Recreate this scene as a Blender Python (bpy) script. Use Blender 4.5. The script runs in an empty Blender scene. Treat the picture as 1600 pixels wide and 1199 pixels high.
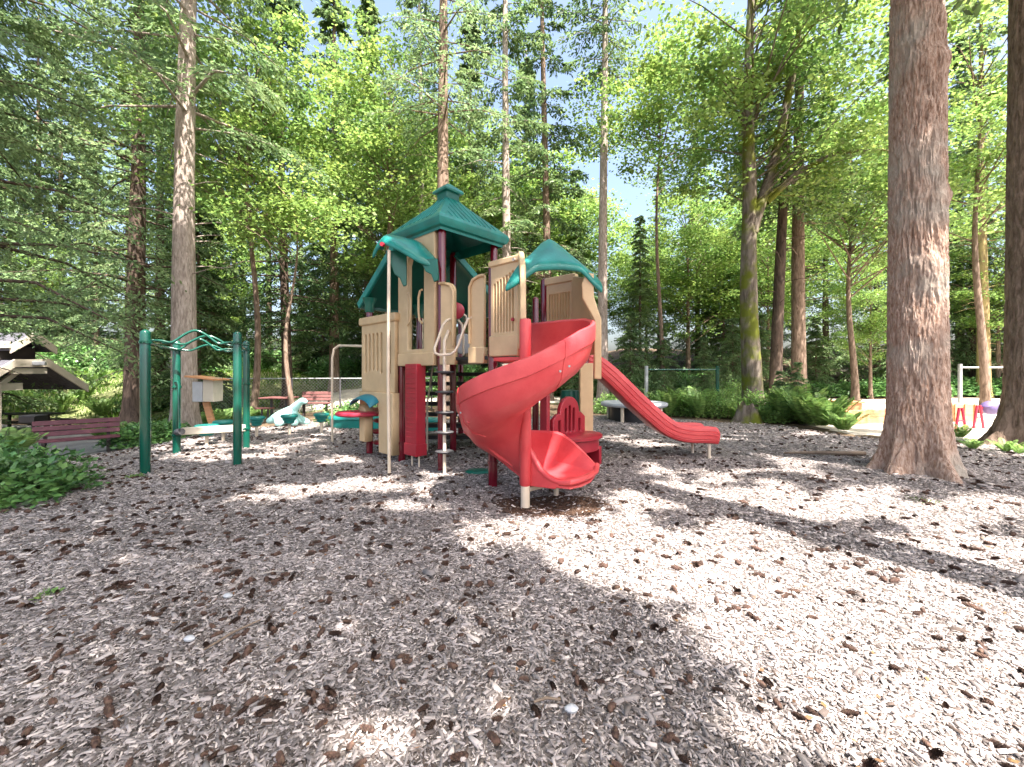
import bpy, bmesh, math, random
import numpy as np
from mathutils import Vector, Matrix, Quaternion
random.seed(7); RNG = np.random.default_rng(7)
R = math.radians
S = bpy.context.scene
COL = S.collection
# ------------------------------------------------ camera, world, sun, exposure
H0 = 1.5; HY = 582.0; F = 650.0
cd = bpy.data.cameras.new('camera'); cam = bpy.data.objects.new('camera', cd); COL.objects.link(cam)
cam.location = (0, 0, H0); cam.rotation_euler = (R(90), 0, 0)
cd.sensor_width = 36; cd.lens = 36 * F / 1600; cd.shift_y = (HY - 599.5) / 1600 * -1 * -1
cd.clip_start = 0.05; cd.clip_end = 2000
S.camera = cam
SUN_H = Vector((0.573, -0.82, 0)).normalized(); SUN_E = R(60)
SV = Vector((SUN_H.x * math.cos(SUN_E), SUN_H.y * math.cos(SUN_E), math.sin(SUN_E)))
w = bpy.data.worlds.new('World'); S.world = w; w.use_nodes = True
nt = w.node_tree; nt.nodes.clear()
sky = nt.nodes.new('ShaderNodeTexSky'); sky.sky_type = 'NISHITA'; sky.sun_disc = False
sky.sun_elevation = SUN_E; sky.sun_rotation = math.atan2(SUN_H.x, SUN_H.y); sky.air_density = 1.0; sky.dust_density = 6.0; sky.ozone_density = 1.0
bg = nt.nodes.new('ShaderNodeBackground'); bg.inputs['Strength'].default_value = 0.112
wo = nt.nodes.new('ShaderNodeOutputWorld')
nt.links.new(sky.outputs[0], bg.inputs[0]); nt.links.new(bg.outputs[0], wo.inputs[0])
sl = bpy.data.lights.new('sun', 'SUN'); sl.energy = 5.0; sl.angle = R(0.5); sl.color = (1.0, 0.91, 0.83)
so = bpy.data.objects.new('sun', sl); COL.objects.link(so); so.rotation_euler = (-SV).to_track_quat('-Z', 'Y').to_euler(); so.location = (8, -12, 30)
S.view_settings.view_transform = 'Standard'; S.view_settings.look = 'None'; S.view_settings.gamma = 1
S.view_settings.exposure = 2.22
S.render.engine = 'CYCLES'; S.cycles.use_denoising = True
S.cycles.max_bounces = 6; S.cycles.diffuse_bounces = 5; S.cycles.glossy_bounces = 2; S.cycles.transmission_bounces = 4; S.cycles.transparent_max_bounces = 4
S.cycles.caustics_reflective = False; S.cycles.caustics_refractive = False

def at(px, py, Y): return Vector(((px - 800) / F * Y, Y, H0 + (HY - py) / F * Y))

# ------------------------------------------------ materials
def mat(name, col, rough=0.6, var=0.12, scale=3.0, bump=0.0, bscale=40.0, stretch=(1, 1, 1), col2=None, spec=0.5, metal=0.0, trans=0.0, island=0.0, coat=0.0):
    m = bpy.data.materials.new(name); m.use_nodes = True
    n = m.node_tree.nodes; l = m.node_tree.links; n.clear()
    out = n.new('ShaderNodeOutputMaterial'); p = n.new('ShaderNodeBsdfPrincipled')
    p.inputs['Roughness'].default_value = rough; p.inputs['Specular IOR Level'].default_value = spec; p.inputs['Metallic'].default_value = metal
    p.inputs['Coat Weight'].default_value = coat
    tc = n.new('ShaderNodeTexCoord'); mp = n.new('ShaderNodeMapping'); mp.inputs['Scale'].default_value = stretch
    l.new(tc.outputs['Object'], mp.inputs[0])
    nz = n.new('ShaderNodeTexNoise'); nz.inputs['Scale'].default_value = scale; nz.inputs['Detail'].default_value = 6; nz.inputs['Roughness'].default_value = 0.6
    l.new(mp.outputs[0], nz.inputs['Vector'])
    rp = n.new('ShaderNodeValToRGB'); a = Vector(col); b = Vector(col2) if col2 else a * (1 - var)
    a2 = a if col2 else a * (1 + var)
    rp.color_ramp.elements[0].position = 0.35; rp.color_ramp.elements[1].position = 0.65
    rp.color_ramp.elements[0].color = (*b, 1); rp.color_ramp.elements[1].color = (*a2, 1)
    l.new(nz.outputs[0], rp.inputs[0]); csrc = rp.outputs[0]
    if island:
        g = n.new('ShaderNodeNewGeometry'); hs = n.new('ShaderNodeHueSaturation')
        mr = n.new('ShaderNodeMapRange'); mr.inputs[3].default_value = 1 - island; mr.inputs[4].default_value = 1 + island
        l.new(g.outputs['Random Per Island'], mr.inputs[0]); l.new(mr.outputs[0], hs.inputs['Value'])
        mr2 = n.new('ShaderNodeMapRange'); mr2.inputs[3].default_value = .485; mr2.inputs[4].default_value = .515
        wn = n.new('ShaderNodeMath'); wn.operation = 'FRACT'; mu = n.new('ShaderNodeMath'); mu.operation = 'MULTIPLY'; mu.inputs[1].default_value = 7.31
        l.new(g.outputs['Random Per Island'], mu.inputs[0]); l.new(mu.outputs[0], wn.inputs[0]); l.new(wn.outputs[0], mr2.inputs[0]); l.new(mr2.outputs[0], hs.inputs['Hue'])
        l.new(csrc, hs.inputs['Color']); csrc = hs.outputs[0]
    l.new(csrc, p.inputs['Base Color'])
    if bump:
        b1 = n.new('ShaderNodeTexNoise'); b1.inputs['Scale'].default_value = bscale; b1.inputs['Detail'].default_value = 5
        l.new(mp.outputs[0], b1.inputs['Vector'])
        bp = n.new('ShaderNodeBump'); bp.inputs['Strength'].default_value = min(1, bump); bp.inputs['Distance'].default_value = 0.02
        l.new(b1.outputs[0], bp.inputs['Height']); l.new(bp.outputs[0], p.inputs['Normal'])
    if trans:
        t = n.new('ShaderNodeBsdfTranslucent'); mx = n.new('ShaderNodeMixShader'); mx.inputs[0].default_value = trans
        hv = n.new('ShaderNodeHueSaturation'); hv.inputs['Value'].default_value = 1.5; hv.inputs['Hue'].default_value = .49
        l.new(csrc, hv.inputs['Color']); l.new(hv.outputs[0], t.inputs[0])
        l.new(p.outputs[0], mx.inputs[1]); l.new(t.outputs[0], mx.inputs[2]); l.new(mx.outputs[0], out.inputs[0])
    else: l.new(p.outputs[0], out.inputs[0])
    return m

def bark(name, col, col2, vs=9.0, moss=None, strength=1.0, pale=None):
    m = bpy.data.materials.new(name); m.use_nodes = True
    n = m.node_tree.nodes; l = m.node_tree.links; p = n['Principled BSDF']
    p.inputs['Roughness'].default_value = .9; p.inputs['Specular IOR Level'].default_value = .15
    tc = n.new('ShaderNodeTexCoord'); mp = n.new('ShaderNodeMapping'); mp.inputs['Scale'].default_value = (1, 1, .22)
    l.new(tc.outputs['Object'], mp.inputs[0])
    nz = n.new('ShaderNodeTexNoise'); nz.inputs['Scale'].default_value = vs; nz.inputs['Detail'].default_value = 8; nz.inputs['Roughness'].default_value = .65; nz.inputs['Distortion'].default_value = .6
    l.new(mp.outputs[0], nz.inputs['Vector'])
    rp = n.new('ShaderNodeValToRGB'); rp.color_ramp.elements[0].position = .36; rp.color_ramp.elements[1].position = .62
    rp.color_ramp.elements[0].color = (*col2, 1); rp.color_ramp.elements[1].color = (*col, 1)
    l.new(nz.outputs[0], rp.inputs[0]); src = rp.outputs[0]
    for c, sc, lo, hi in ((pale, 1.3, .5, .66), (moss, 1.6, .46, .6)):
        if not c: continue
        n2 = n.new('ShaderNodeTexNoise'); n2.inputs['Scale'].default_value = sc; n2.inputs['Detail'].default_value = 7; l.new(tc.outputs['Object'], n2.inputs['Vector'])
        r2 = n.new('ShaderNodeMapRange'); r2.inputs[1].default_value = lo; r2.inputs[2].default_value = hi; l.new(n2.outputs[0], r2.inputs[0])
        mx = n.new('ShaderNodeMixRGB'); l.new(r2.outputs[0], mx.inputs[0]); l.new(src, mx.inputs[1]); mx.inputs[2].default_value = (*c, 1); src = mx.outputs[0]
    l.new(src, p.inputs['Base Color'])
    bp = n.new('ShaderNodeBump'); bp.inputs['Strength'].default_value = strength; bp.inputs['Distance'].default_value = .03
    l.new(nz.outputs[0], bp.inputs['Height']); l.new(bp.outputs[0], p.inputs['Normal'])
    return m

M = {}
M['green'] = mat('green_plastic', (.007, .125, .092), .32, .15, 2, bump=.12, bscale=60)
M['teal'] = mat('teal_plastic', (.010, .20, .175), .33, .22, 2.5, bump=.12, bscale=60)
M['gpost'] = mat('green_enamel', (.004, .078, .052), .22, .1, 2, coat=.4)
M['blue'] = mat('teal_blue_plastic', (.01, .17, .24), .35, .1, 2)
M['cream'] = mat('tan_plastic', (.61, .45, .26), .45, .07, 3.5, bump=.12, bscale=80, col2=(.52, .375, .215))
M['cpipe'] = mat('cream_enamel', (.66, .56, .44), .35, .06, 2, coat=.3)
M['maroon'] = mat('maroon_enamel', (.125, .004, .014), .2, .08, 2, coat=.5)
M['red'] = mat('red_plastic', (.64, .085, .09), .40, .15, 2.2, bump=.12, bscale=45, col2=(.53, .045, .055))
M['dred'] = mat('dark_red_plastic', (.34, .016, .032), .4, .1, 2, bump=.08, bscale=50)
M['black'] = mat('black_coating', (.012, .012, .014), .5, .2, 5)
M['dgrey'] = mat('dark_grey_coating', (.06, .06, .065), .45, .2, 5)
M['grey'] = mat('pale_grey_plastic', (.42, .44, .47), .5, .1, 3)
M['steel'] = mat('galvanised_steel', (.42, .45, .46), .4, .12, 8, metal=.6)
M['pink'] = mat('pink_red_enamel', (.40, .03, .06), .35, .1, 3)
M['aqua'] = mat('pale_aqua_plastic', (.38, .68, .66), .45, .1, 2, bump=.1)
M['purple'] = mat('purple_plastic', (.12, .09, .22), .5, .15, 4)
M['benchw'] = mat('maroon_bench_wood', (.11, .03, .045), .6, .2, 4, bump=.3, bscale=30)
M['redwood'] = mat('red_stained_wood', (.15, .06, .055), .65, .2, 4, bump=.3, bscale=30)
M['wood'] = mat('orange_timber', (.55, .27, .13), .7, .25, 4, bump=.4, bscale=20, stretch=(.3, 1, 3))
M['greywood'] = mat('weathered_grey_wood', (.34, .31, .28), .85, .3, 6, bump=.6, bscale=20, stretch=(1, 1, .2))
M['beam'] = mat('painted_pale_timber', (.52, .47, .38), .6, .1, 3, bump=.2)
M['shingle'] = mat('grey_shingles', (.07, .07, .085), .85, .35, 9, bump=.8, bscale=25)
M['darkw'] = mat('dark_soffit', (.035, .028, .025), .8, .2, 4)
# foliage
M['needle'] = mat('conifer_needles', (.15, .22, .085), .5, spec=.35, col2=(.075, .14, .055), scale=.8, trans=.42, island=.5)
M['cedar'] = mat('cedar_sprays', (.19, .27, .115), .5, spec=.35, col2=(.10, .18, .08), scale=.9, trans=.44, island=.45)
M['dark_needle'] = mat('dark_needles', (.075, .14, .045), .55, spec=.25, col2=(.035, .08, .03), scale=.6, trans=.3, island=.5)
M['maple'] = mat('maple_leaves', (.23, .33, .08), .45, spec=.4, col2=(.11, .22, .06), scale=.7, trans=.42, island=.4)
M['shrub'] = mat('shrub_leaves', (.14, .28, .075), .38, spec=.45, col2=(.06, .15, .05), scale=2.5, trans=.25, island=.45)
M['fern'] = mat('fern_fronds', (.27, .40, .12), .5, spec=.35, col2=(.12, .24, .07), scale=1.3, trans=.42, island=.45)
M['grass'] = mat('grass_blades', (.12, .22, .03), .6, spec=.2, col2=(.06, .13, .02), scale=1.0, trans=.25, island=.4)
M['bark_red'] = bark('red_brown_fir_bark', (.50, .385, .32), (.23, .135, .09), 40, pale=(.40, .36, .31), strength=1.0)
M['bark_grey'] = bark('grey_fir_bark', (.43, .37, .33), (.20, .16, .135), 20, strength=.9)
M['bark_dark'] = bark('dark_bark', (.13, .095, .075), (.04, .03, .025), 9)
M['bark_brown'] = bark('brown_bark', (.27, .20, .155), (.10, .07, .05), 14)
M['bark_moss'] = bark('mossy_maple_bark', (.21, .18, .15), (.08, .065, .05), 8, moss=(.12, .14, .02))
M['bark_pale'] = bark('pale_bark', (.42, .38, .32), (.22, .19, .16), 7)
M['bark_ochre'] = bark('ochre_bark', (.33, .26, .12), (.18, .13, .07), 7)
M['cone'] = mat('fir_cone', (.12, .072, .055), .8, spec=.2, col2=(.04, .027, .022), scale=20, island=.3)
M['litter'] = mat('dry_litter', (.22, .12, .06), .8, spec=.15, col2=(.10, .06, .035), scale=6, island=.5)
M['stick'] = mat('fallen_wood', (.2, .15, .11), .85, .3, 12)
# wood chips: several real chip colours, picked per chip
def chips_mat():
    m = bpy.data.materials.new('wood_chips'); m.use_nodes = True
    n = m.node_tree.nodes; l = m.node_tree.links; p = n['Principled BSDF']; p.inputs['Roughness'].default_value = .85; p.inputs['Specular IOR Level'].default_value = .2
    g = n.new('ShaderNodeNewGeometry'); rp = n.new('ShaderNodeValToRGB'); cr = rp.color_ramp
    cr.elements[0].color = (.08, .06, .05, 1); cr.elements[1].color = (.62, .56, .52, 1)
    for pos, c in ((.2, (.15, .135, .13)), (.5, (.275, .25, .243)), (.8, (.41, .37, .36))):
        e = cr.elements.new(pos); e.color = (*c, 1)
    l.new(g.outputs['Random Per Island'], rp.inputs[0])
    tc = n.new('ShaderNodeTexCoord'); nz = n.new('ShaderNodeTexNoise'); nz.inputs['Scale'].default_value = 1.1; nz.inputs['Detail'].default_value = 5
    l.new(tc.outputs['Object'], nz.inputs['Vector']); mr = n.new('ShaderNodeMapRange'); mr.inputs[1].default_value = .3; mr.inputs[2].default_value = .7; mr.inputs[3].default_value = .78; mr.inputs[4].default_value = 1.15
    l.new(nz.outputs[0], mr.inputs[0]); hs = n.new('ShaderNodeHueSaturation'); l.new(mr.outputs[0], hs.inputs['Value']); l.new(rp.outputs[0], hs.inputs['Color']); l.new(hs.outputs[0], p.inputs['Base Color'])
    return m
M['chips'] = chips_mat()
def ground_mat(name, c1, c2, c3, cell=28.0, bumpd=.02):
    m = bpy.data.materials.new(name); m.use_nodes = True
    n = m.node_tree.nodes; l = m.node_tree.links; p = n['Principled BSDF']; p.inputs['Roughness'].default_value = .95; p.inputs['Specular IOR Level'].default_value = .1
    tc = n.new('ShaderNodeTexCoord')
    v = n.new('ShaderNodeTexVoronoi'); v.inputs['Scale'].default_value = cell; l.new(tc.outputs['Object'], v.inputs['Vector'])
    sp = n.new('ShaderNodeSeparateColor'); l.new(v.outputs['Color'], sp.inputs[0])
    rp = n.new('ShaderNodeValToRGB'); rp.color_ramp.elements[0].color = (*c1, 1); rp.color_ramp.elements[1].color = (*c3, 1); e = rp.color_ramp.elements.new(.5); e.color = (*c2, 1)
    l.new(sp.outputs[0], rp.inputs[0])
    nz = n.new('ShaderNodeTexNoise'); nz.inputs['Scale'].default_value = .9; nz.inputs['Detail'].default_value = 9; l.new(tc.outputs['Object'], nz.inputs['Vector'])
    mr = n.new('ShaderNodeMapRange'); mr.inputs[1].default_value = .3; mr.inputs[2].default_value = .7; mr.inputs[3].default_value = .65; mr.inputs[4].default_value = 1.2; l.new(nz.outputs[0], mr.inputs[0])
    hs = n.new('ShaderNodeHueSaturation'); l.new(mr.outputs[0], hs.inputs['Value']); l.new(rp.outputs[0], hs.inputs['Color']); l.new(hs.outputs[0], p.inputs['Base Color'])
    bp = n.new('ShaderNodeBump'); bp.inputs['Distance'].default_value = bumpd; bp.inputs['Strength'].default_value = .8
    l.new(v.outputs['Distance'], bp.inputs['Height']); l.new(bp.outputs[0], p.inputs['Normal'])
    return m
M['mulch'] = ground_mat('mulch', (.08, .07, .065), (.195, .175, .165), (.35, .32, .305), 45)
M['forest'] = ground_mat('forest_floor', (.05, .035, .025), (.11, .08, .055), (.17, .13, .08), 14)
M['sand'] = ground_mat('sand', (.50, .45, .38), (.55, .50, .43), (.60, .55, .48), 30, .005)
M['asphalt'] = ground_mat('pale_asphalt', (.13, .13, .13), (.17, .17, .168), (.22, .215, .21), 60, .006)
M['damp_shade'] = ground_mat('damp_shaded_mulch', (.035, .022, .016), (.075, .045, .032), (.13, .085, .06), 60)
M['lawn'] = ground_mat('lawn', (.10, .13, .04), (.17, .20, .08), (.27, .27, .15), 12)

# ------------------------------------------------ object helpers
ORG = {}
def setp(o, label=None, cat=None, group=None, kind=None):
    if label: o['label'] = label
    if cat: o['category'] = cat
    if group: o['group'] = group
    if kind: o['kind'] = kind
    return o
def empty(name, loc, label, cat, group=None, rz=0):
    o = bpy.data.objects.new(name, None); COL.objects.link(o); o.location = loc; o.rotation_euler = (0, 0, rz); o.empty_display_size = .2
    ORG[o.name] = Vector(loc) if not rz else Vector((0, 0, 0)); return setp(o, label, cat, group)
def link(name, me, m, parent=None):
    o = bpy.data.objects.new(name, me); COL.objects.link(o)
    if m is not None and not me.materials: me.materials.append(m)
    if parent is not None: o.parent = parent; ORG[o.name] = ORG.get(parent.name, Vector((0, 0, 0)))
    return o
def copy_tree(o, parent=None):
    c = o.copy(); COL.objects.link(c)
    if parent is not None: c.parent = parent
    for ch in [x for x in o.children]: copy_tree(ch, c)
    return c
class MB:
    def __init__(s): s.v = []; s.f = []
    def add(s, v, f):
        b = len(s.v); s.v += [Vector(x) for x in v]; s.f += [tuple(b + i for i in q) for q in f]; return s
    def box(s, c, d, rot=None):
        x, y, z = [k / 2 for k in d]
        vs = [Vector((a, b, e)) for a in (-x, x) for b in (-y, y) for e in (-z, z)]
        if rot is not None: vs = [rot @ q for q in vs]
        c = Vector(c)
        return s.add([q + c for q in vs], [(0, 1, 3, 2), (4, 6, 7, 5), (0, 4, 5, 1), (2, 3, 7, 6), (0, 2, 6, 4), (1, 5, 7, 3)])
    def beam(s, a, b, wd, ht):
        a = Vector(a); b = Vector(b); d = b - a; L = d.length; q = d.to_track_quat('X', 'Z').to_matrix()
        return s.box((a + b) / 2, (L, wd, ht), q)
    def tube(s, pts, r, seg=12, caps=True, dome=False):
        pts = [Vector(p) for p in pts]; n = len(pts); rs = r if isinstance(r, (list, tuple)) else [r] * n
        t0 = (pts[1] - pts[0]).normalized(); u = t0.orthogonal().normalized(); rings = []
        for i in range(n):
            t = (pts[min(i + 1, n - 1)] - pts[max(i - 1, 0)]).normalized()
            u = (u - t * u.dot(t)); u = u.normalized() if u.length > 1e-6 else t.orthogonal().normalized(); w_ = t.cross(u)
            rings.append([pts[i] + (u * math.cos(2 * math.pi * k / seg) + w_ * math.sin(2 * math.pi * k / seg)) * rs[i] for k in range(seg)])
        b = len(s.v)
        for g in rings: s.v += g
        for i in range(n - 1):
            for k in range(seg):
                k2 = (k + 1) % seg; s.f.append((b + i * seg + k, b + i * seg + k2, b + (i + 1) * seg + k2, b + (i + 1) * seg + k))
        if caps:
            s.f.append(tuple(b + k for k in reversed(range(seg)))); s.f.append(tuple(b + (n - 1) * seg + k for k in range(seg)))
        return s
    def lathe(s, c, prof, seg=20, sx=1, sy=1):
        c = Vector(c); b = len(s.v)
        for (r, z) in prof:
            for k in range(seg):
                a = 2 * math.pi * k / seg; s.v.append(c + Vector((r * math.cos(a) * sx, r * math.sin(a) * sy, z)))
        n = len(prof)
        for i in range(n - 1):
            for k in range(seg):
                k2 = (k + 1) % seg; s.f.append((b + i * seg + k, b + i * seg + k2, b + (i + 1) * seg + k2, b + (i + 1) * seg + k))
        if prof[0][0] > 1e-5: s.f.append(tuple(b + k for k in reversed(range(seg))))
        if prof[-1][0] > 1e-5: s.f.append(tuple(b + (n - 1) * seg + k for k in range(seg)))
        return s
    def loft(s, secs, closed_sec=True, cap=True, closed_path=False):
        b = len(s.v); n = len(secs[0])
        for g in secs: s.v += [Vector(q) for q in g]
        m = len(secs)
        for i in range(m - 1 + (1 if closed_path else 0)):
            i2 = (i + 1) % m
            for k in range(n if closed_sec else n - 1):
                k2 = (k + 1) % n; s.f.append((b + i * n + k, b + i * n + k2, b + i2 * n + k2, b + i2 * n + k))
        if cap and closed_sec: s.f.append(tuple(b + k for k in reversed(range(n)))); s.f.append(tuple(b + (m - 1) * n + k for k in range(n)))
        return s
    def build(s, name, m, parent=None, org=None, smooth=True, bevel=0, solid=0, sub=0, ang=40):
        o_ = Vector(org) if org is not None else (ORG.get(parent.name, Vector((0, 0, 0))) if parent is not None else Vector((0, 0, 0)))
        me = bpy.data.meshes.new(name); me.from_pydata([tuple(v - o_) for v in s.v], [], s.f); me.update()
        bm = bmesh.new(); bm.from_mesh(me); bmesh.ops.recalc_face_normals(bm, faces=bm.faces)
        if smooth:
            lim = R(ang)
            for f in bm.faces: f.smooth = True
            for e in bm.edges:
                if len(e.link_faces) == 2 and e.calc_face_angle(0) > lim and not sub: e.smooth = False
        bm.to_mesh(me); bm.free()
        o = link(name, me, m, parent)
        if parent is None and org is not None: o.location = o_
        if solid: md = o.modifiers.new('thick', 'SOLIDIFY'); md.thickness = solid; md.offset = 0
        if bevel: md = o.modifiers.new('bevel', 'BEVEL'); md.width = bevel; md.segments = 2; md.limit_method = 'ANGLE'
        if sub: md = o.modifiers.new('sub', 'SUBSURF'); md.levels = sub; md.render_levels = sub
        return o

def panel(name, outline, holes, thick, bev, P0, ud, m, parent, vd=(0, 0, 1)):
    """flat board with rounded edges and openings: (u, v) run along ud and vd from P0"""
    cu = bpy.data.curves.new(name, 'CURVE'); cu.dimensions = '2D'; cu.fill_mode = 'BOTH'; cu.extrude = thick / 2 - bev; cu.bevel_depth = bev; cu.bevel_resolution = 1; cu.offset = -bev
    for pts in [outline] + holes:
        sp = cu.splines.new('POLY'); sp.points.add(len(pts) - 1); sp.use_cyclic_u = True
        for i, (a, b) in enumerate(pts): sp.points[i].co = (a, b, 0, 1)
    o = bpy.data.objects.new(name, cu); COL.objects.link(o)
    dg = bpy.context.evaluated_depsgraph_get(); me = bpy.data.meshes.new_from_object(o.evaluated_get(dg))
    bpy.data.objects.remove(o); bpy.data.curves.remove(cu)
    U = Vector(ud).normalized(); V = Vector(vd).normalized(); N = U.cross(V)
    mt = Matrix(((U.x, V.x, N.x, P0[0]), (U.y, V.y, N.y, P0[1]), (U.z, V.z, N.z, P0[2]), (0, 0, 0, 1)))
    me.transform(Matrix.Translation(-ORG.get(parent.name, Vector((0, 0, 0)))) @ mt)
    me.materials.clear()
    return link(name, me, m, parent)
def rect(a, b, c, d): return [(a, b), (c, b), (c, d), (a, d)]
def rrect(a, b, c, d, r, n=5):
    out = []
    for cx, cy, s0 in ((c - r, d - r, 0), (a + r, d - r, 90), (a + r, b + r, 180), (c - r, b + r, 270)):
        for i in range(n + 1): t = R(s0 + 90 * i / n); out.append((cx + r * math.cos(t), cy + r * math.sin(t)))
    return out
def slot(x, y0, y1, w_): return rrect(x - w_ / 2, y0, x + w_ / 2, y1, w_ * .49, 3)

def np_mesh(name, V, Fq, m, parent=None, smooth=False, loc=None):
    me = bpy.data.meshes.new(name); V = np.ascontiguousarray(V, dtype=np.float32); Fq = np.ascontiguousarray(Fq, dtype=np.int32)
    nf, k = Fq.shape
    me.vertices.add(len(V)); me.vertices.foreach_set('co', V.ravel()); me.loops.add(nf * k); me.loops.foreach_set('vertex_index', Fq.ravel())
    me.polygons.add(nf); me.polygons.foreach_set('loop_start', np.arange(0, nf * k, k, dtype=np.int32)); me.polygons.foreach_set('loop_total', np.full(nf, k, dtype=np.int32))
    if smooth: me.polygons.foreach_set('use_smooth', np.ones(nf, dtype=bool))
    me.update(calc_edges=True); me.validate()
    o = link(name, me, m, parent)
    if loc is not None: o.location = loc
    return o
def unit(a): return a / np.maximum(np.linalg.norm(a, axis=-1, keepdims=True), 1e-9)
def leaf_geo(P, D, N, L, W):
    """diamond leaves from point P along D, facing N"""
    D = unit(D); Sd = unit(np.cross(D, N)); L = np.broadcast_to(L, (len(P),))[:, None]; W = np.broadcast_to(W, (len(P),))[:, None]
    V = np.stack([P, P + D * L * .45 + Sd * W / 2, P + D * L, P + D * L * .45 - Sd * W / 2], 1).reshape(-1, 3)
    return V, np.arange(len(P) * 4).reshape(-1, 4)
def merge(gs):
    Vs = []; Fs = []; b = 0
    for V, Fq in gs: Vs.append(V); Fs.append(Fq + b); b += len(V)
    return np.concatenate(Vs), np.concatenate(Fs)
_lat = RNG.random((257, 257))
def vn(u, v, pu=256):
    """value noise on a lattice, wrapping at pu along u"""
    u = np.asarray(u, float); v = np.asarray(v, float); iu = np.floor(u).astype(int); iv = np.floor(v).astype(int); fu = u - iu; fv = v - iv
    fu = fu * fu * (3 - 2 * fu); fv = fv * fv * (3 - 2 * fv)
    a = _lat[iu % pu, iv % 256]; b = _lat[(iu + 1) % pu, iv % 256]; c = _lat[iu % pu, (iv + 1) % 256]; d = _lat[(iu + 1) % pu, (iv + 1) % 256]
    return (a * (1 - fu) + b * fu) * (1 - fv) + (c * (1 - fu) + d * fu) * fv
def sst(t): t = np.clip(t, 0, 1); return t * t * (3 - 2 * t)
def zg(x, y):
    x = np.asarray(x, float); y = np.asarray(y, float)
    z = -0.9 * sst((-x - 6.0) / 9) * sst((y - 5) / 5)
    z = z + (1.5 + .9 * sst((-x - 12) / 6)) * sst((y - 18.5) / 13) * sst((-x + 1) / 5)            # sunny bank behind the fence
    z = z + 4.0 * sst((y - 24) / 20) * sst((x - 2) / 10)            # wooded bank on the right
    z = z + .12 * (vn(x * .35 + 40, y * .35 + 40) - .5) * sst((y - 3) / 4) + .03 * (vn(x * 1.3 + 90, y * 1.3 + 60) - .5)
    hx, hy = x - .25, y - 4.75
    z = z - .07 * np.exp(-(hx * hx + hy * hy) / .5)                 # scuffed hollow under the slide exit
    z = z + .10 * np.exp(-((x - 5.8) ** 2 + (y - 6.0) ** 2) / 1.8)
    return z
def G(x, y): return float(zg(x, y))
# ------------------------------------------------ ground sheets
def grid_sheet(name, xs, ys, m, off=0.0, inside=None, edge=.06):
    nx, ny = len(xs), len(ys); X, Y = np.meshgrid(xs, ys); Z = zg(X, Y) + off
    if inside is None: keep = np.ones((ny - 1, nx - 1), bool)
    else:
        ins = inside(X, Y); keep = ins[:-1, :-1] & ins[1:, :-1] & ins[:-1, 1:] & ins[1:, 1:]
        cnt = np.zeros((ny, nx), int); cnt[:-1, :-1] += keep; cnt[1:, :-1] += keep; cnt[:-1, 1:] += keep; cnt[1:, 1:] += keep
        Z = np.where((cnt > 0) & (cnt < 4), Z - edge, Z)
    idx = np.arange(nx * ny).reshape(ny, nx); q = np.stack([idx[:-1, :-1], idx[:-1, 1:], idx[1:, 1:], idx[1:, :-1]], -1)[keep]
    V = np.stack([X, Y, Z], -1).reshape(-1, 3); used = np.unique(q); rm = np.zeros(len(V), int); rm[used] = np.arange(len(used))
    o = np_mesh(name, V[used], rm[q], m, smooth=True); o['kind'] = 'structure'; return o
def inpoly(X, Y, P):
    r = np.zeros(X.shape, bool); n = len(P)
    for i in range(n):
        x1, y1 = P[i]; x2, y2 = P[(i + 1) % n]
        c = ((y1 > Y) != (y2 > Y)) & (X < (x2 - x1) * (Y - y1) / ((y2 - y1) + 1e-12) + x1); r ^= c
    return r
MULCH = [(-13, -6), (-9.5, 1), (-7.9, 4.2), (-7.7, 6.2), (-8.3, 8.2), (-8.0, 10.2), (-6.6, 12.2), (-4.5, 13.0), (-1, 13.6), (2.4, 14.3), (5.6, 13.6), (7.6, 11.6), (8.0, 10.0), (8.8, 9.2), (10.5, 8.4), (14, 7.6), (14, -6)]
def wob(X, Y, P, s=.35): return inpoly(X + s * (vn(X * 1.1 + 9, Y * 1.1 + 20) - .5) * 2, Y + s * (vn(X * 1.1 + 70, Y * 1.1 + 120) - .5) * 2, P)
far = np.concatenate([-np.geomspace(900, 31, 14), np.arange(-30, 30.1, .4), np.geomspace(31, 900, 14)])
yar = np.concatenate([-np.geomspace(300, 9, 10), np.arange(-8, 48, .4), np.geomspace(48.5, 900, 16)])
grid_sheet('ground', far, yar, M['forest'], -.03)
grid_sheet('mulch_bed', np.arange(-13, 14, .07), np.arange(-6, 14.6, .07), M['mulch'], .02, lambda X, Y: wob(X, Y, MULCH))
grid_sheet('worn_shaded_hollow', np.arange(-.4, 1.3, .03), np.arange(4.2, 5.25, .03), M['damp_shade'], .030, lambda X, Y: ((X - .45) / .68) ** 2 + ((Y - 4.72) / .42) ** 2 + .5 * (vn(X * 5 + 30, Y * 5 + 30) - .5) < 1, .03)  # worn damp mulch, with the slide's shadow also put into its dark colour
SAND = [(8.2, 10.4), (11, 8.9), (16, 8.2), (40, 8.0), (42, 23.5), (20, 24), (9, 23), (8.4, 16)]
grid_sheet('sand_court', np.arange(7, 42, .2), np.arange(7, 25, .2), M['sand'], .0, lambda X, Y: wob(X, Y, SAND), .08)
PATH = [(-8.9, 2), (-8.3, 6.5), (-8.9, 9.0), (-8.6, 10.8), (-12, 15), (-20, 19), (-30, 20), (-30, 15), (-17, 13.5), (-12.3, 10.8), (-11.2, 8.2), (-11.0, 2)]
grid_sheet('path', np.arange(-30, -8, .15), np.arange(2, 20.5, .15), M['asphalt'], .0, lambda X, Y: wob(X, Y, PATH, .12), .08)
LAWN = [(-14, 17.6), (-3.2, 18.4), (6, 20), (6, 26), (2, 33), (-10, 34), (-28, 34), (-46, 32), (-46, 20), (-30, 20.6), (-20, 20)]
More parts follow.
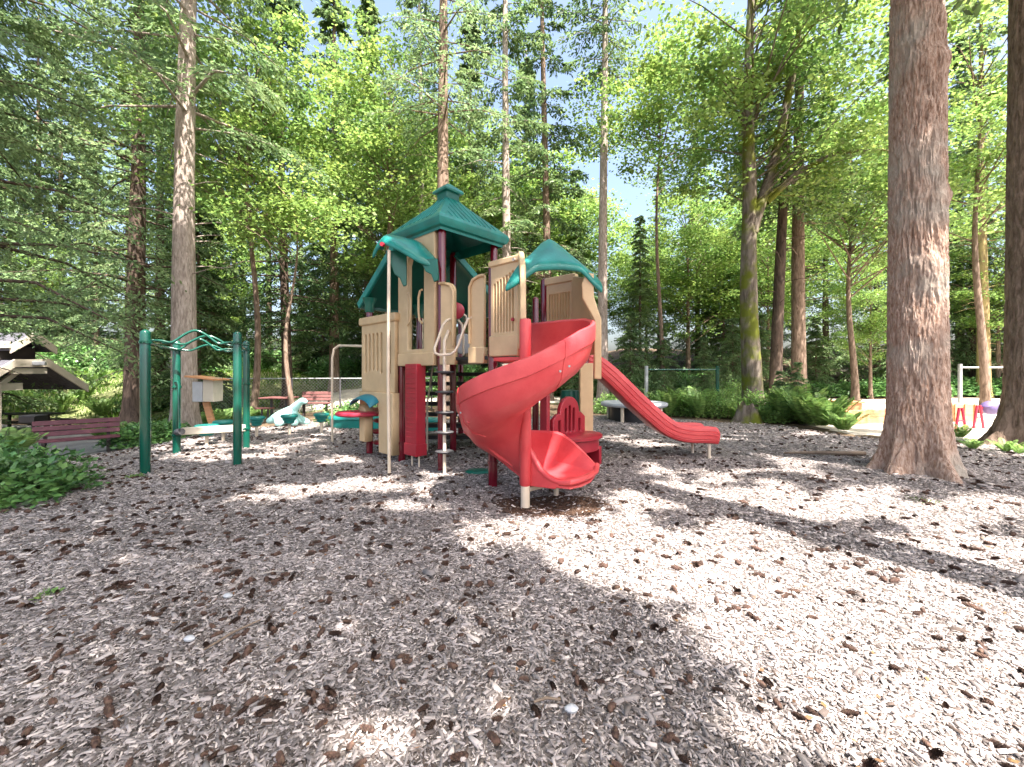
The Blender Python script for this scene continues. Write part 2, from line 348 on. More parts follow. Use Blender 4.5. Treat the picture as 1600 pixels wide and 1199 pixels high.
grid_sheet('meadow', np.arange(-46, 6, .3), np.arange(17, 35, .3), M['lawn'], .0, lambda X, Y: wob(X, Y, LAWN), .08)
ROAD = [(-13, 18.6), (-2, 18.8), (7, 21.0), (7, 25.5), (-3, 25.5), (-12.5, 25.2)]
grid_sheet('far_path', np.arange(-14, 8, .25), np.arange(17, 27, .25), M['sand'], .06, lambda X, Y: wob(X, Y, ROAD), .05)
# ------------------------------------------------ wood chips: loose layer on the bed
def chip_layer(n, y0, y1, sc, name):
    out = []
    Yc = np.sqrt(RNG.random(n) * (y1 ** 2 - y0 ** 2) + y0 ** 2); Xc = (RNG.random(n) * 2 - 1) * (1.36 * Yc + .4)
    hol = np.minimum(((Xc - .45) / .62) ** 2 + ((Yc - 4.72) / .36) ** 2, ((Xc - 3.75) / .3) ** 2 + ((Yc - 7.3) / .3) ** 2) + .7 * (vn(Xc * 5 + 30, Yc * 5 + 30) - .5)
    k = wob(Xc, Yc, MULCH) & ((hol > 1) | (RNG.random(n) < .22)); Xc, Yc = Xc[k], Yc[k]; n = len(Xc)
    L = RNG.lognormal(math.log(.030), .38, n) * sc; W = L * RNG.uniform(.2, .5, n); T = W * RNG.uniform(.2, .45, n)
    a = RNG.random(n) * 2 * np.pi; tl = RNG.normal(0, .15, n); rl = RNG.normal(0, .28, n)
    D = np.stack([np.cos(a) * np.cos(tl), np.sin(a) * np.cos(tl), np.sin(tl)], 1)
    U = np.stack([np.zeros(n), np.zeros(n), np.ones(n)], 1); Sd = unit(np.cross(D, U)); Nn = np.cross(Sd, D)
    S2 = Sd * np.cos(rl)[:, None] + Nn * np.sin(rl)[:, None]; N2 = np.cross(S2, D); N2 *= np.sign(N2[:, 2:3])
    C = np.stack([Xc, Yc, zg(Xc, Yc) + .02 + RNG.uniform(0, .012, n) + L * np.abs(np.sin(tl)) * .3], 1)
    l, w_, t_ = (L / 2)[:, None], (W / 2)[:, None], T[:, None]
    tp = RNG.uniform(.3, 1, (n, 1)); tq = RNG.uniform(.3, 1, (n, 1))
    V = np.stack([C - D * l - S2 * w_ * tp, C - D * l + S2 * w_ * tp, C + D * l + S2 * w_ * tq, C + D * l - S2 * w_ * tq,
                  C - D * l * .92 - S2 * w_ * tp * .8 + N2 * t_, C - D * l * .92 + S2 * w_ * tp * .8 + N2 * t_, C + D * l * .92 + S2 * w_ * tq * .8 + N2 * t_, C + D * l * .92 - S2 * w_ * tq * .8 + N2 * t_], 1).reshape(-1, 3)
    b = (np.arange(n) * 8)[:, None, None]; fq = np.array([(4, 5, 6, 7), (0, 1, 5, 4), (1, 2, 6, 5), (2, 3, 7, 6), (3, 0, 4, 7)])[None] + b
    return V, fq.reshape(-1, 4)
V, Fq = merge([chip_layer(115000, 1.2, 3.4, .70, ''), chip_layer(150000, 3.2, 7.0, .82, ''), chip_layer(70000, 6.8, 13, 1.15, ''), chip_layer(5000, 1.2, 6, 1.25, '')])
o = np_mesh('wood_chips', V, Fq, M['chips']); setp(o, 'loose layer of grey and tan wood chips covering the play area', 'wood chips', kind='stuff')
# ------------------------------------------------ fir cones
def cone_mesh(name, L, r, ns=64, m=12):
    gs = []; i = np.arange(ns); t = (i + .5) / ns; a = i * 2.39996; prof = np.sin(np.pi * (t * .86 + .1)) ** .7
    P = np.stack([(t - .5) * L, np.cos(a) * r * prof * .6, np.sin(a) * r * prof * .6], 1)
    rad = np.stack([np.zeros(ns), np.cos(a), np.sin(a)], 1); D = unit(rad + np.array([1.1, 0, 0])); N = unit(rad - np.array([.5, 0, 0]))
    V, Fq = leaf_geo(P - D * .002, D, N, L * .26, L * .22); gs.append((V, Fq))
    k = 8; zz = np.linspace(0, 1, 7); pr = np.sin(np.pi * np.clip(zz * .9 + .06, 0, 1)) ** .7 * r * .72
    ang = np.arange(k) * 2 * np.pi / k; V = np.stack([np.repeat((zz - .5) * L, k), (pr[:, None] * np.cos(ang)).ravel(), (pr[:, None] * np.sin(ang)).ravel()], 1)
    idx = np.arange(7 * k).reshape(7, k); q = np.stack([idx[:-1], np.roll(idx, -1, 1)[:-1], np.roll(idx, -1, 1)[1:], idx[1:]], -1).reshape(-1, 4); gs.append((V, q))
    return merge(gs)
CM = [cone_mesh('c', .078, .019), cone_mesh('c', .066, .022, 52), cone_mesh('c', .088, .018, 70)]
cone_meshes = []
for i, (V, q) in enumerate(CM):
    o = np_mesh('fir_cone', V, q, M['cone']); cone_meshes.append(o.data); bpy.data.objects.remove(o)
n = 4300; Yc = 1.35 + (11.5 - 1.35) * RNG.random(n) ** .80; Xc = (RNG.random(n) * 2 - 1) * (1.28 * Yc + .2)
dens_ = .35 + .75 * vn(Xc * .9 + 11, Yc * .9 + 33) + .35 * (Xc < 0) + .3 * (Yc < 4)
k = (RNG.random(n) < dens_ * .62) & wob(Xc, Yc, MULCH) & (Xc ** 2 + (Yc - .6) ** 2 > .9 ** 2); Xc, Yc = Xc[k], Yc[k]
cl = RNG.random(len(Xc)) < .25; Xc2 = np.concatenate([Xc, Xc[cl] + RNG.normal(0, .07, cl.sum())]); Yc2 = np.concatenate([Yc, Yc[cl] + RNG.normal(0, .07, cl.sum())])
order = np.argsort(Yc2); Xc2, Yc2 = Xc2[order], Yc2[order]; vis = np.abs(Xc2) < 1.235 * Yc2; vis &= (Yc2 > 1.55)
ci = np.where(vis)[0][:298]; rest = np.setdiff1d(np.arange(len(Xc2)), ci)
def cone_rot(i): return (RNG.random() * 6.28, RNG.normal(0, .18), RNG.random() * 6.28)
for i in ci:
    x, y = float(Xc2[i]), float(Yc2[i]); o = bpy.data.objects.new('fir_cone', cone_meshes[int(RNG.integers(3))]); COL.objects.link(o)
    o.location = (x, y, G(x, y) + .036); o.rotation_euler = cone_rot(i); s_ = RNG.uniform(.45, .78); o.scale = (s_, s_, s_)
    setp(o, 'brown fir cone lying on the wood chips in the foreground', 'fir cone', 'fir cones scattered on the wood chips')
gs = []
for v_ in range(3):
    sel = rest[RNG.integers(0, 3, len(rest)) == v_]; V, q = CM[v_]; m_ = len(sel); az = RNG.random(m_) * 6.28; ro = RNG.random(m_) * 6.28; sc = RNG.uniform(.55, .92, m_)
    Vb = np.broadcast_to(V, (m_,) + V.shape); y_ = Vb[..., 1] * np.cos(ro)[:, None] - Vb[..., 2] * np.sin(ro)[:, None]; z_ = Vb[..., 1] * np.sin(ro)[:, None] + Vb[..., 2] * np.cos(ro)[:, None]; x_ = Vb[..., 0]
    xx = (x_ * np.cos(az)[:, None] - y_ * np.sin(az)[:, None]) * sc[:, None] + Xc2[sel][:, None]; yy = (x_ * np.sin(az)[:, None] + y_ * np.cos(az)[:, None]) * sc[:, None] + Yc2[sel][:, None]; zz = z_ * sc[:, None] + (zg(Xc2[sel], Yc2[sel]) + .038)[:, None]
    gs.append((np.stack([xx, yy, zz], -1).reshape(-1, 3), (q[None] + (np.arange(m_) * len(V))[:, None, None]).reshape(-1, 4)))
V, q = merge(gs); o = np_mesh('fir_cones', V, q, M['cone']); setp(o, 'countless small fir cones spread over the chips farther off', 'fir cones', kind='stuff')

n = 9000; yy_ = 1.3 + 11.5 * RNG.random(n) ** .75; xx_ = (RNG.random(n) * 2 - 1) * 1.3 * yy_; k = wob(xx_, yy_, MULCH); xx_, yy_ = xx_[k], yy_[k]; n = len(xx_); a_ = RNG.random(n) * 6.28; nd = RNG.random(n) < .72
V, q = leaf_geo(np.stack([xx_, yy_, zg(xx_, yy_) + .036], 1), np.stack([np.cos(a_), np.sin(a_), RNG.normal(0, .12, n)], 1), np.array([0, 0, 1.]) + RNG.normal(0, .25, (n, 3)), np.where(nd, RNG.uniform(.02, .05, n), RNG.uniform(.02, .04, n)), np.where(nd, .003, RNG.uniform(.01, .022, n)))
o = np_mesh('leaf_litter', V, q, M['litter']); setp(o, 'fine dry needles and leaf scraps strewn over the chips', 'leaf litter', kind='stuff')
# ------------------------------------------------ plants: generators
def tubes_np(A, B, ra, rb, C=None):
    """straight 4-sided twigs A->B (vectorised); with C a bent middle"""
    pts = [A, B] if C is None else [A, C, B]; rs = [ra, rb] if C is None else [ra, (ra + rb) / 2, rb]
    D = unit(B - A); U = unit(np.cross(D, np.array([.3, .2, 1.0]))); W_ = np.cross(D, U); n = len(A); k = len(pts); rings = []
    for p, r in zip(pts, rs):
        r = np.broadcast_to(r, (n,))[:, None]; rings.append(np.stack([p + U * r, p + W_ * r, p - U * r, p - W_ * r], 1))
    V = np.stack(rings, 1).reshape(-1, 3); f = []
    for i in range(k - 1):
        for j in range(4): f.append((i * 4 + j, i * 4 + (j + 1) % 4, (i + 1) * 4 + (j + 1) % 4, (i + 1) * 4 + j))
    return V, (np.array(f)[None] + (np.arange(n) * k * 4)[:, None, None]).reshape(-1, 4)
def conifer(H, zb, Rm, nb, nt=11, nl=9, L=.2, W=.08, droop=.35, up=.15, top=.15, azb=None, jit=.25, flat=.5):
    """returns crown leaves and branch wood"""
    h = np.sort(RNG.random(nb)) ** .9; z0 = zb + (H - zb) * h; a = (np.arange(nb) * 2.39996 + RNG.normal(0, .3, nb))
    if azb is not None: a = azb[0] + RNG.normal(0, azb[1], nb)
    Lb = Rm * (1 - h * (1 - top)) * RNG.uniform(.6, 1.15, nb) * np.clip(.75 + h * 4, .75, 1)
    dr = droop * RNG.uniform(.6, 1.4, nb); upv = up * RNG.uniform(.2, 1.6, nb)
    def bp(t): return np.stack([np.cos(a) * Lb, np.sin(a) * Lb, np.zeros(nb)], 1)[:, None] * t[..., None] + np.stack([np.zeros_like(t), np.zeros_like(t), z0[:, None] + Lb[:, None] * (upv[:, None] * t - dr[:, None] * t * t)], -1)
    t = np.tile(np.linspace(.14, 1, nt), (nb, 1)) + RNG.normal(0, .02, (nb, nt)); t = np.clip(t, .05, 1)
    B = bp(t); out = np.stack([np.cos(a), np.sin(a), np.zeros(nb)], 1)[:, None]; lat = np.stack([-np.sin(a), np.cos(a), np.zeros(nb)], 1)[:, None]
    slope = (upv[:, None] - 2 * dr[:, None] * t)[..., None]
    gs = []; wood = []
    for sg in (-1, 1):
        TL = Lb[:, None] * (.42 * (1 - .72 * t) + .04) * RNG.uniform(.6, 1.2, t.shape); td = unit(out * .75 + sg * lat * RNG.uniform(.6, 1.1, t.shape)[..., None] + np.array([0, 0, 1.]) * (slope * .7 - RNG.uniform(.05, .35, t.shape)[..., None]))
        s = np.linspace(.06, 1, nl); P = B[:, :, None] + td[:, :, None] * (TL[..., None, None] * s[None, None, :, None]); P = P + np.array([0, 0, -1.]) * (.28 * TL[..., None] * s ** 2)[..., None]
        P = P + RNG.normal(0, .025, P.shape)
        side = unit(np.cross(td, [0, 0, 1.]))[:, :, None]; sgn = np.where(RNG.random(P.shape[:3]) < .5, -1, 1)[..., None]
        D = td[:, :, None] * RNG.uniform(.3, 1, P.shape[:3])[..., None] + side * sgn * RNG.uniform(.2, .9, P.shape[:3])[..., None] + RNG.normal(0, jit, P.shape) - np.array([0, 0, .25])
        N = np.array([0, 0, 1.0]) + RNG.normal(0, flat, P.shape)
        P = P.reshape(-1, 3); n = len(P); gs.append(leaf_geo(P, D.reshape(-1, 3), N.reshape(-1, 3), L * RNG.uniform(.6, 1.3, n), W * RNG.uniform(.6, 1.3, n)))
    A0 = bp(np.zeros((nb, 1)))[:, 0]; Am = bp(np.full((nb, 1), .5))[:, 0]; A1 = bp(np.full((nb, 1), .97))[:, 0]
    wood = tubes_np(A0, A1, .012 + .011 * Lb, np.full(nb, .006), Am)
    return merge(gs), wood
def broad(cx, cz, rx, rz, ncl, per, L=.13, W=.1, z_tr=3.0, cr=.7, shell=.5):
    """clusters of leaves through an ellipsoid crown centred at (cx, 0, cz), with limbs"""
    d = unit(RNG.normal(0, 1, (ncl, 3))); rr = RNG.random((ncl, 1)) ** shell; C = d * rr * np.array([rx, rx, rz]) + np.array([cx, 0, cz])
    P = np.repeat(C, per, 0); q = RNG.normal(0, 1, P.shape) * np.repeat(RNG.uniform(.5, 1.2, (ncl, 1)), per, 0) * np.array([cr, cr, cr * .38]) * .6; P = P + q
    P[:, 2] -= .12 * (q[:, 0] ** 2 + q[:, 1] ** 2)
    n = len(P); D = RNG.normal(0, 1, (n, 3)) * np.array([1, 1, .35]) + np.array([0, 0, -.35]); N = np.array([0, 0, 1.]) + RNG.normal(0, .45, (n, 3))
    g = leaf_geo(P, D, N, L * RNG.uniform(.6, 1.3, n), W * RNG.uniform(.7, 1.3, n))
    hd_ = np.hypot(C[:, 0], C[:, 1]); zs = C[:, 2] - hd_ * RNG.uniform(.25, .8, ncl); zs = np.clip(zs, z_tr, (cz + rz * .35)); A = np.stack([np.zeros(ncl) + cx * .15, np.zeros(ncl), zs], 1); mid = (A * .45 + C * .55) + np.array([0, 0, .07]) * rx + RNG.normal(0, .12, C.shape)
    sel = RNG.random(ncl) < .55; A, C, mid = A[sel], C[sel], mid[sel]
    wood = tubes_np(A, C, .008 + .006 * rx, .004, mid)
    return g, wood
def trunk_mesh(H, r0, flare=.4, lean=(0, 0), bend=0.0, seg=20, rough=.04, top=.12, fl_h=.4, lobes=5):
    zz = np.concatenate([np.linspace(-.5, 1.2, 14), np.linspace(1.5, H, int(H * 1.3) + 4)]) if H > 2 else np.linspace(-.2, H, 8); th = np.arange(seg) * 2 * np.pi / seg
    ph = RNG.random() * 9; Z, T = np.meshgrid(zz, th, indexing='ij'); t = np.clip(Z / H, 0, 1)
    r = r0 * (1 - t * (1 - top)) + flare * r0 * np.exp(-np.clip(Z, -.5, 99) / fl_h) * (1 + .45 * np.cos(lobes * T + ph) + .25 * np.cos(3 * T + ph * 2))
    r = r * (1 + rough * 2 * (vn(T / (2 * np.pi) * 8, Z * .7 + ph * 9, 8) - .5))
    ox = lean[0] * Z + bend * np.sin(Z / H * 7 + ph); oy = lean[1] * Z + bend * np.cos(Z / H * 6 + ph)
    V = np.stack([ox + r * np.cos(T), oy + r * np.sin(T), Z], -1).reshape(-1, 3); idx = np.arange(len(V)).reshape(len(zz), seg)
    q = np.stack([idx[:-1], np.roll(idx, -1, 1)[:-1], np.roll(idx, -1, 1)[1:], idx[1:]], -1).reshape(-1, 4); return V, q
def tree(name, x, y, lab, cat, tr, tm, crown=None, cm=None, wood=None, group=None, rz=0):
    e_ = empty(name, (x, y, G(x, y) - .05), lab, cat, group); e_.rotation_euler = (0, 0, rz)
    if wood is not None: tr = merge([tr, wood])
    np_mesh('trunk', tr[0], tr[1], M[tm], e_, smooth=True)
    if crown is not None: np_mesh('crown', crown[0], crown[1], M[cm], e_)
    return e_
def stubs(n, z0, z1, r, Lm=1.6):
    a = RNG.random(n) * 6.28; z = RNG.uniform(z0, z1, n); L = RNG.uniform(.3, Lm, n); A = np.stack([np.cos(a) * r * .6, np.sin(a) * r * .6, z], 1); B = A + np.stack([np.cos(a) * L, np.sin(a) * L, RNG.uniform(-.25, .35, n) * L], 1); C = (A + B) / 2 + np.array([0, 0, .05]) * L[:, None]
    return tubes_np(A, B, .022, .004, C)
def X_(px, Y): return (px - 800) / F * Y

# ---- the big right-hand trunk, with real furrowed bark
def furrowed(H, r0, r1, flare, seg=420, dz=.016, amp=.034, ph=0.0, tilt=0, k=42, bumps=()):
    zz = np.concatenate([np.arange(-.35, H, dz), np.linspace(H + .3, 26, 20)]); th = np.arange(seg) * 2 * np.pi / seg; Z, T = np.meshgrid(zz, th, indexing='ij')
    u = T / (2 * np.pi); r = r0 + (r1 - r0) * np.clip(Z / 7, 0, 3.2)
    r = np.maximum(r, .1) + flare * np.exp(-np.clip(Z, -.4, 9) / .42) * (1 + .5 * np.cos(4 * T + ph) + .4 * np.cos(7 * T + 2 * ph) + .25 * np.cos(11 * T))
    wob_ = (vn(u * 12, Z * 1.4 + 50, 12) - .5) * .05 + (vn(u * 32, Z * 5 + 90, 32) - .5) * .022
    a = vn((u + wob_) * k, Z * 3.2 + 3 + ph, k); b = vn((u + wob_ * .8) * k * 2, Z * 4.5 + 60, k * 2); c = vn(u * 128, Z * 26, 128)
    rid = 1 - np.abs(a * 2 - 1); rid = np.clip(rid * 1.5, 0, 1); rid2 = 1 - np.abs(b * 2 - 1)
    cross = np.clip(np.abs(vn((u + wob_) * 40, Z * 13 + 7, 40) * 2 - 1) * 3, 0, 1)
    d = amp * (rid ** .8 - .6) + amp * .45 * (rid2 - .5) + amp * .4 * (c - .5) - amp * .12 * (1 - cross)
    for (zb_, tb, s_, h_) in bumps: d = d + h_ * np.exp(-((Z - zb_) ** 2) / (2 * s_ ** 2) - (np.angle(np.exp(1j * (T - tb))) ** 2) / (2 * (s_ / r0) ** 2))
    r = r + d; V = np.stack([r * np.cos(T) + tilt * Z, r * np.sin(T), Z], -1).reshape(-1, 3); idx = np.arange(len(V)).reshape(len(zz), seg)
    q = np.stack([idx[:-1], np.roll(idx, -1, 1)[:-1], np.roll(idx, -1, 1)[1:], idx[1:]], -1).reshape(-1, 4); return V, q
tx, ty = X_(1433, 5.95), 5.95
cr, wd = conifer(27, 11, 3.6, 60, 9, 8, .24, .1)
tree('fir_tree', tx, ty, 'massive fir trunk with reddish furrowed bark, nearest of the right-hand trees', 'fir tree', furrowed(8.5, .315, .275, .20, bumps=((2.9, 4.4, .12, .05), (5.7, 4.2, .16, .07), (5.75, 5.1, .1, .05), (3.9, 5.6, .1, .04), (2.2, 3.8, .08, .03))), 'bark_red', cr, 'needle', wd)
tx2 = X_(1618, 8.6); cr, wd = conifer(28, 10, 3.8, 60, 9, 8, .24, .1)
tree('fir_tree', tx2, 8.6, 'massive greyish fir trunk with spreading roots cut by the right edge', 'fir tree', furrowed(9.5, .43, .37, .30, ph=2.0, dz=.02, seg=260, amp=.028), 'bark_brown', cr, 'needle', wd)

# ---- trees one can pick out
def clear_fir(px, Y, r0, H, zb, Rm, lab, tm, cm='needle', nb=90, nst=14, pxtop=None, flare=.5, L=.22, W=.09, zst=2.0, bend=.05, nt=10, nl=8, cat='fir tree', name='fir_tree'):
    lean = (0, 0)
    if pxtop is not None: ztop = H0 + HY / F * Y; lean = ((X_(pxtop, Y) - X_(px, Y)) / ztop, 0)
    tr = trunk_mesh(H, r0, flare, lean, bend); (cv, cf), (wv, wf) = conifer(H, zb, Rm, nb, nt, nl, L, W)
    cv[:, 0] += lean[0] * cv[:, 2]; wv[:, 0] += lean[0] * wv[:, 2]; st = stubs(nst, zst, zb + 1, r0); st[0][:, 0] += lean[0] * st[0][:, 2]
    return tree(name, X_(px, Y), Y, lab, cat, tr, tm, (cv, cf), cm, merge([(wv, wf), st]))
clear_fir(287, 11.7, .315, 26, 8.3, 4.2, 'pale grey straight trunk behind the green bar frame, broad feathery branches high up', 'bark_grey', 'cedar', 110, 12, 296, L=.17, W=.06, nt=16, nl=11, flare=.45)
clear_fir(212, 16.8, .36, 27, 4.6, 4.6, 'thick dark cedar trunk between the maroon bench and the bar frame', 'bark_dark', 'cedar', 130, 6, 215, flare=1.0, nt=13, L=.2, W=.08)
clear_fir(448, 22, .27, 26, 3.6, 3.8, 'slim dark trunk standing behind the chain-link fence', 'bark_dark', 'dark_needle', 120, 20, 438, nt=11)
clear_fir(697, 16.5, .32, 28, 9.5, 3.2, 'brown trunk rising straight behind the tower roof', 'bark_brown', 'cedar', 70, 20, 692, L=.18, W=.07)
clear_fir(657, 23, .22, 28, 13, 2.6, 'thin pale trunk just left of the tower roof', 'bark_pale', 'needle', 60, 24, 656)
clear_fir(789, 19, .25, 29, 7, 2.8, 'grey trunk rising right of the tower roof', 'bark_grey', 'needle', 90, 26, 791, zst=5)
clear_fir(856, 21, .24, 30, 5.5, 2.8, 'slender trunk directly behind the green slide hood', 'bark_brown', 'needle', 80, 26, 848, zst=6)
clear_fir(943, 19.6, .26, 30, 15, 2.6, 'straight grey trunk with dead stubs right of the slide hood', 'bark_grey', 'needle', 60, 18, 944, flare=.7, zst=6)
clear_fir(1212, 17, .24, 24, 8.0, 2.8, 'dark leaning trunk between the mossy maple and the brown fir', 'bark_dark', 'needle', 60, 18, 1236, zst=4)
clear_fir(1248, 18.2, .30, 28, 8.0, 4.0, 'brown fir trunk with bare side branches, right of the leaning trunk', 'bark_brown', 'needle', 90, 34, 1250, zst=4)
clear_fir(1535, 25, .32, 26, 9, 3.5, 'distant ochre trunk seen between the two big right-hand trunks', 'bark_ochre', 'needle', 90, 20, 1533)
clear_fir(-95, 8.6, .32, 20, 3.3, 4.3, 'cedar just beyond the left edge, its feathery boughs filling the upper left corner', 'bark_dark', 'cedar', 150, 6, -90, L=.12, W=.045, nt=20, nl=13, cat='cedar tree', name='cedar_tree')
# mossy maple with a fork
Y = 15.0; x = X_(1174, Y); tr = trunk_mesh(9.4, .34, .55, (-.012, 0), .05, top=.62)
fk = MB().tube([(0.02, 0, 6.6), (.25, 0, 7.4), (.75, .1, 8.7), (1.1, .1, 10.2), (1.6, .1, 12.6), (2.0, 0, 16)], [.2, .19, .17, .15, .12, .04], 12).tube([(-.1, 0, 8.9), (-.12, 0, 12), (.1, .2, 15), (0, 0, 19)], [.21, .17, .12, .05], 12).tube([(.55, 0, 7.7), (1.4, -.3, 8.6), (2.6, -.6, 9.2), (4.0, -.9, 9.1), (5.0, -1, 8.7)], [.12, .1, .08, .05, .02], 8)
fv = np.array([tuple(v) for v in fk.v]); ff = [f for f in fk.f if len(f) == 4]
cr1, wd1 = broad(.6, 12.8, 5.2, 5.0, 130, 150, .17, .13, 7.5, .95); cr2, wd2 = broad(3.2, 9.3, 3.2, 1.8, 34, 130, .15, .12, 8, .8)
tree('maple_tree', x, Y, 'forked moss-covered maple trunk with bright leafy crown right of centre', 'maple tree', merge([tr, (fv, np.array(ff))]), 'bark_moss', merge([cr1, cr2]), 'maple', merge([wd1, wd2]))
def maple(px, Y, r0, cz, rx, rz, ncl, per, lab, tm='bark_brown', L=.16, cx=0., z_tr=3.5, cm='maple', cr_=.9):
    g, wd = broad(cx, cz, rx, rz, ncl, per, L, L * .78, z_tr, cr_); tree('maple_tree', X_(px, Y), Y, lab, 'maple tree', trunk_mesh(cz + rz * .4, r0, .4, (0, 0), .15), tm, g, cm, wd)
maple(395, 15.5, .13, 11.2, 3.7, 4.2, 105, 150, 'bright yellow-green maple right of the pale grey trunk')
maple(455, 14.0, .09, 6.9, 2.6, 1.3, 34, 130, 'low maple boughs spreading over the fence clearing', L=.14, z_tr=4)
maple(610, 19, .14, 12.5, 3.6, 4.6, 90, 140, 'light green maple left of the thin pale trunk, behind the climber')
maple(1030, 20, .12, 14.2, 4.2, 4.0, 90, 140, 'airy maple with small bright leaves beyond the grey stubbed trunk', L=.16)
maple(1330, 20, .16, 9.5, 5.2, 4.0, 100, 140, 'yellow-green maple filling the gap left of the massive trunk', L=.17)
maple(1530, 15, .14, 10.5, 3.6, 4.0, 70, 140, 'maple boughs between the two massive trunks', L=.15)
maple(730, 26, .14, 8.5, 3.4, 3.0, 60, 130, 'small bright maple visible under the tower roof eaves')
# ---- the forest wall
protos = []
def proto(kind):
    if kind == 'a': g, wd = conifer(26, 1.2, 4.2, 150, 11, 9, .25, .10, droop=.4); return ('conifer_tree', trunk_mesh(26, .30, .5), 'bark_dark', g, 'cedar', wd, 'tall feathery conifer in the woods behind the playground')
    if kind == 'b': g, wd = conifer(31, 3.0, 3.6, 150, 11, 9, .25, .10, droop=.25); return ('conifer_tree', trunk_mesh(31, .34, .5), 'bark_brown', g, 'needle', wd, 'tall mid-green conifer in the woods behind the playground')
    if kind == 'c': g, wd = conifer(11, .4, 2.8, 120, 10, 8, .24, .10, droop=.35); return ('young_conifer', trunk_mesh(11, .13, .5), 'bark_brown', g, 'needle', wd, 'young dark conifer under the taller trees behind the playground')
    if kind == 'd': g, wd = broad(0, 8.5, 4.2, 5.5, 120, 170, .18, .14, 3, 1.0); return ('broadleaf_tree', trunk_mesh(10, .18, .5), 'bark_brown', g, 'maple', wd, 'light green broadleaf tree in the woods behind the playground')
    if kind == 'e': g, wd = conifer(7, .2, 2.3, 90, 9, 8, .20, .08, droop=.3); return ('young_conifer', trunk_mesh(7, .09, .5), 'bark_brown', g, 'cedar', wd, 'low light green young conifer at the edge of the woods')
GN = {'a': 'feathery conifers behind the playground', 'b': 'tall firs behind the playground', 'c': 'young dark conifers behind the playground', 'd': 'broadleaf trees behind the playground', 'e': 'low young conifers at the edge of the woods'}
PR = {}
def place(kind, x, y, s=1.0, rz=None, sz=None):
    rz = RNG.random() * 6.28 if rz is None else rz
    if kind not in PR:
        nm, tr, tm, g, cm, wd, lab = proto(kind); o = tree(nm, x, y, lab, 'conifer' if kind != 'd' else 'broadleaf tree', tr, tm, g, cm, wd, GN[kind], rz); PR[kind] = o
    else:
        o = copy_tree(PR[kind]); o.location = (x, y, G(x, y) - .05); o.rotation_euler = (0, 0, rz)
    o.scale = (s, s, sz or s)
for px, Y, k, s in (
    # left wall
    (-60, 17, 'a', .9), (20, 33, 'a', .9), (95, 35, 'b', .9), (150, 33, 'a', .75), (130, 36, 'a', 1.0), (250, 24, 'a', .95), (310, 21, 'c', 1.1), (345, 33, 'b', .9), (380, 34, 'a', .85), (420, 37, 'b', .9), (470, 35, 'a', .85), (505, 34, 'c', 1.25), (540, 36, 'b', .8), (300, 36, 'b', 1), (200, 38, 'a', 1), (60, 36, 'b', 1), (-40, 30, 'b', 1),
    (580, 31, 'a', .8), (620, 38, 'b', .8), (665, 34, 'a', .75), (715, 40, 'b', .75), (755, 33, 'c', 1.1), (560, 42, 'a', .8), (800, 38, 'a', .85), (840, 31, 'd', 1.3), (880, 40, 'a', .8), (835, 34, 'd', 1.2), (905, 33, 'd', 1.1), (900, 29, 'a', .6), (990, 32, 'd', .7), (960, 40, 'a', .6), (1000, 25, 'a', .42),
    (1030, 36, 'b', .55), (1075, 27, 'd', 1.0), (1090, 34, 'a', .75), (1130, 29, 'c', 1.0), (1160, 38, 'b', .85), (1200, 27, 'd', .9), (1215, 40, 'a', .9), (1290, 30, 'a', .8), (1310, 40, 'b', .95), (1370, 28, 'a', .75), (1400, 36, 'b', 1), (1450, 30, 'a', .8), (1500, 34, 'b', .9), (1520, 28, 'a', .7), (1590, 31, 'a', .8), (1650, 28, 'b', .9), (1680, 36, 'a', 1), (1720, 24, 'b', .9), (1800, 30, 'a', 1), (1900, 24, 'b', 1),
    (-150, 24, 'b', 1), (-250, 18, 'a', 1), (-330, 26, 'b', 1), (-450, 20, 'a', 1),
    (1060, 44, 'a', .5), (760, 46, 'b', .65), (860, 48, 'b', .6), (690, 48, 'a', .8), (480, 46, 'b', 1), (370, 46, 'a', 1), (1140, 46, 'a', .9), (1260, 48, 'b', 1), (1350, 48, 'a', 1), (1470, 46, 'b', 1), (1560, 44, 'a', 1),
    (560, 36, 'd', .9), (522, 25, 'b', .9), (735, 27, 'b', .8), (575, 29, 'b', .9), (822, 30, 'b', .8), (640, 26, 'd', 1.25), (740, 29, 'd', 1.3), (690, 38, 'd', 1.3), (860, 34, 'd', .9), (1100, 31, 'd', .8), (1010, 36, 'd', .8), (1170, 33, 'd', 1.), (1420, 32, 'd', .9), (330, 31, 'd', 1.0), (60, 34, 'd', .9), (640, 30, 'd', .75), (1560, 26, 'd', .8), (930, 44, 'd', 1.0), (780, 42, 'd', .8), (1250, 36, 'd', 1.1), (1360, 24, 'd', .6),
    (20, 35, 'e', .9), (110, 34, 'e', .9), (-90, 15, 'e', .7), (360, 32, 'e', .9), (475, 34, 'e', .9), (520, 35, 'e', .8), (575, 33, 'e', .9), (770, 28, 'e', .9), (830, 25, 'e', .8), (905, 24, 'e', .7), (985, 19.5, 'e', .62), (1035, 20, 'e', .55), (1100, 19, 'e', .45), (1145, 21, 'e', .6), (1190, 24, 'e', .7), (1275, 27, 'e', .7), (1400, 26, 'e', .7), (1460, 27, 'e', .6), (1510, 29, 'e', .6), (1620, 25, 'e', .8), (700, 30, 'e', .9), (640, 27, 'e', .7)):
    if Y >= 40 and RNG.random() < .7: continue
    place(k, X_(px, Y), Y, s)
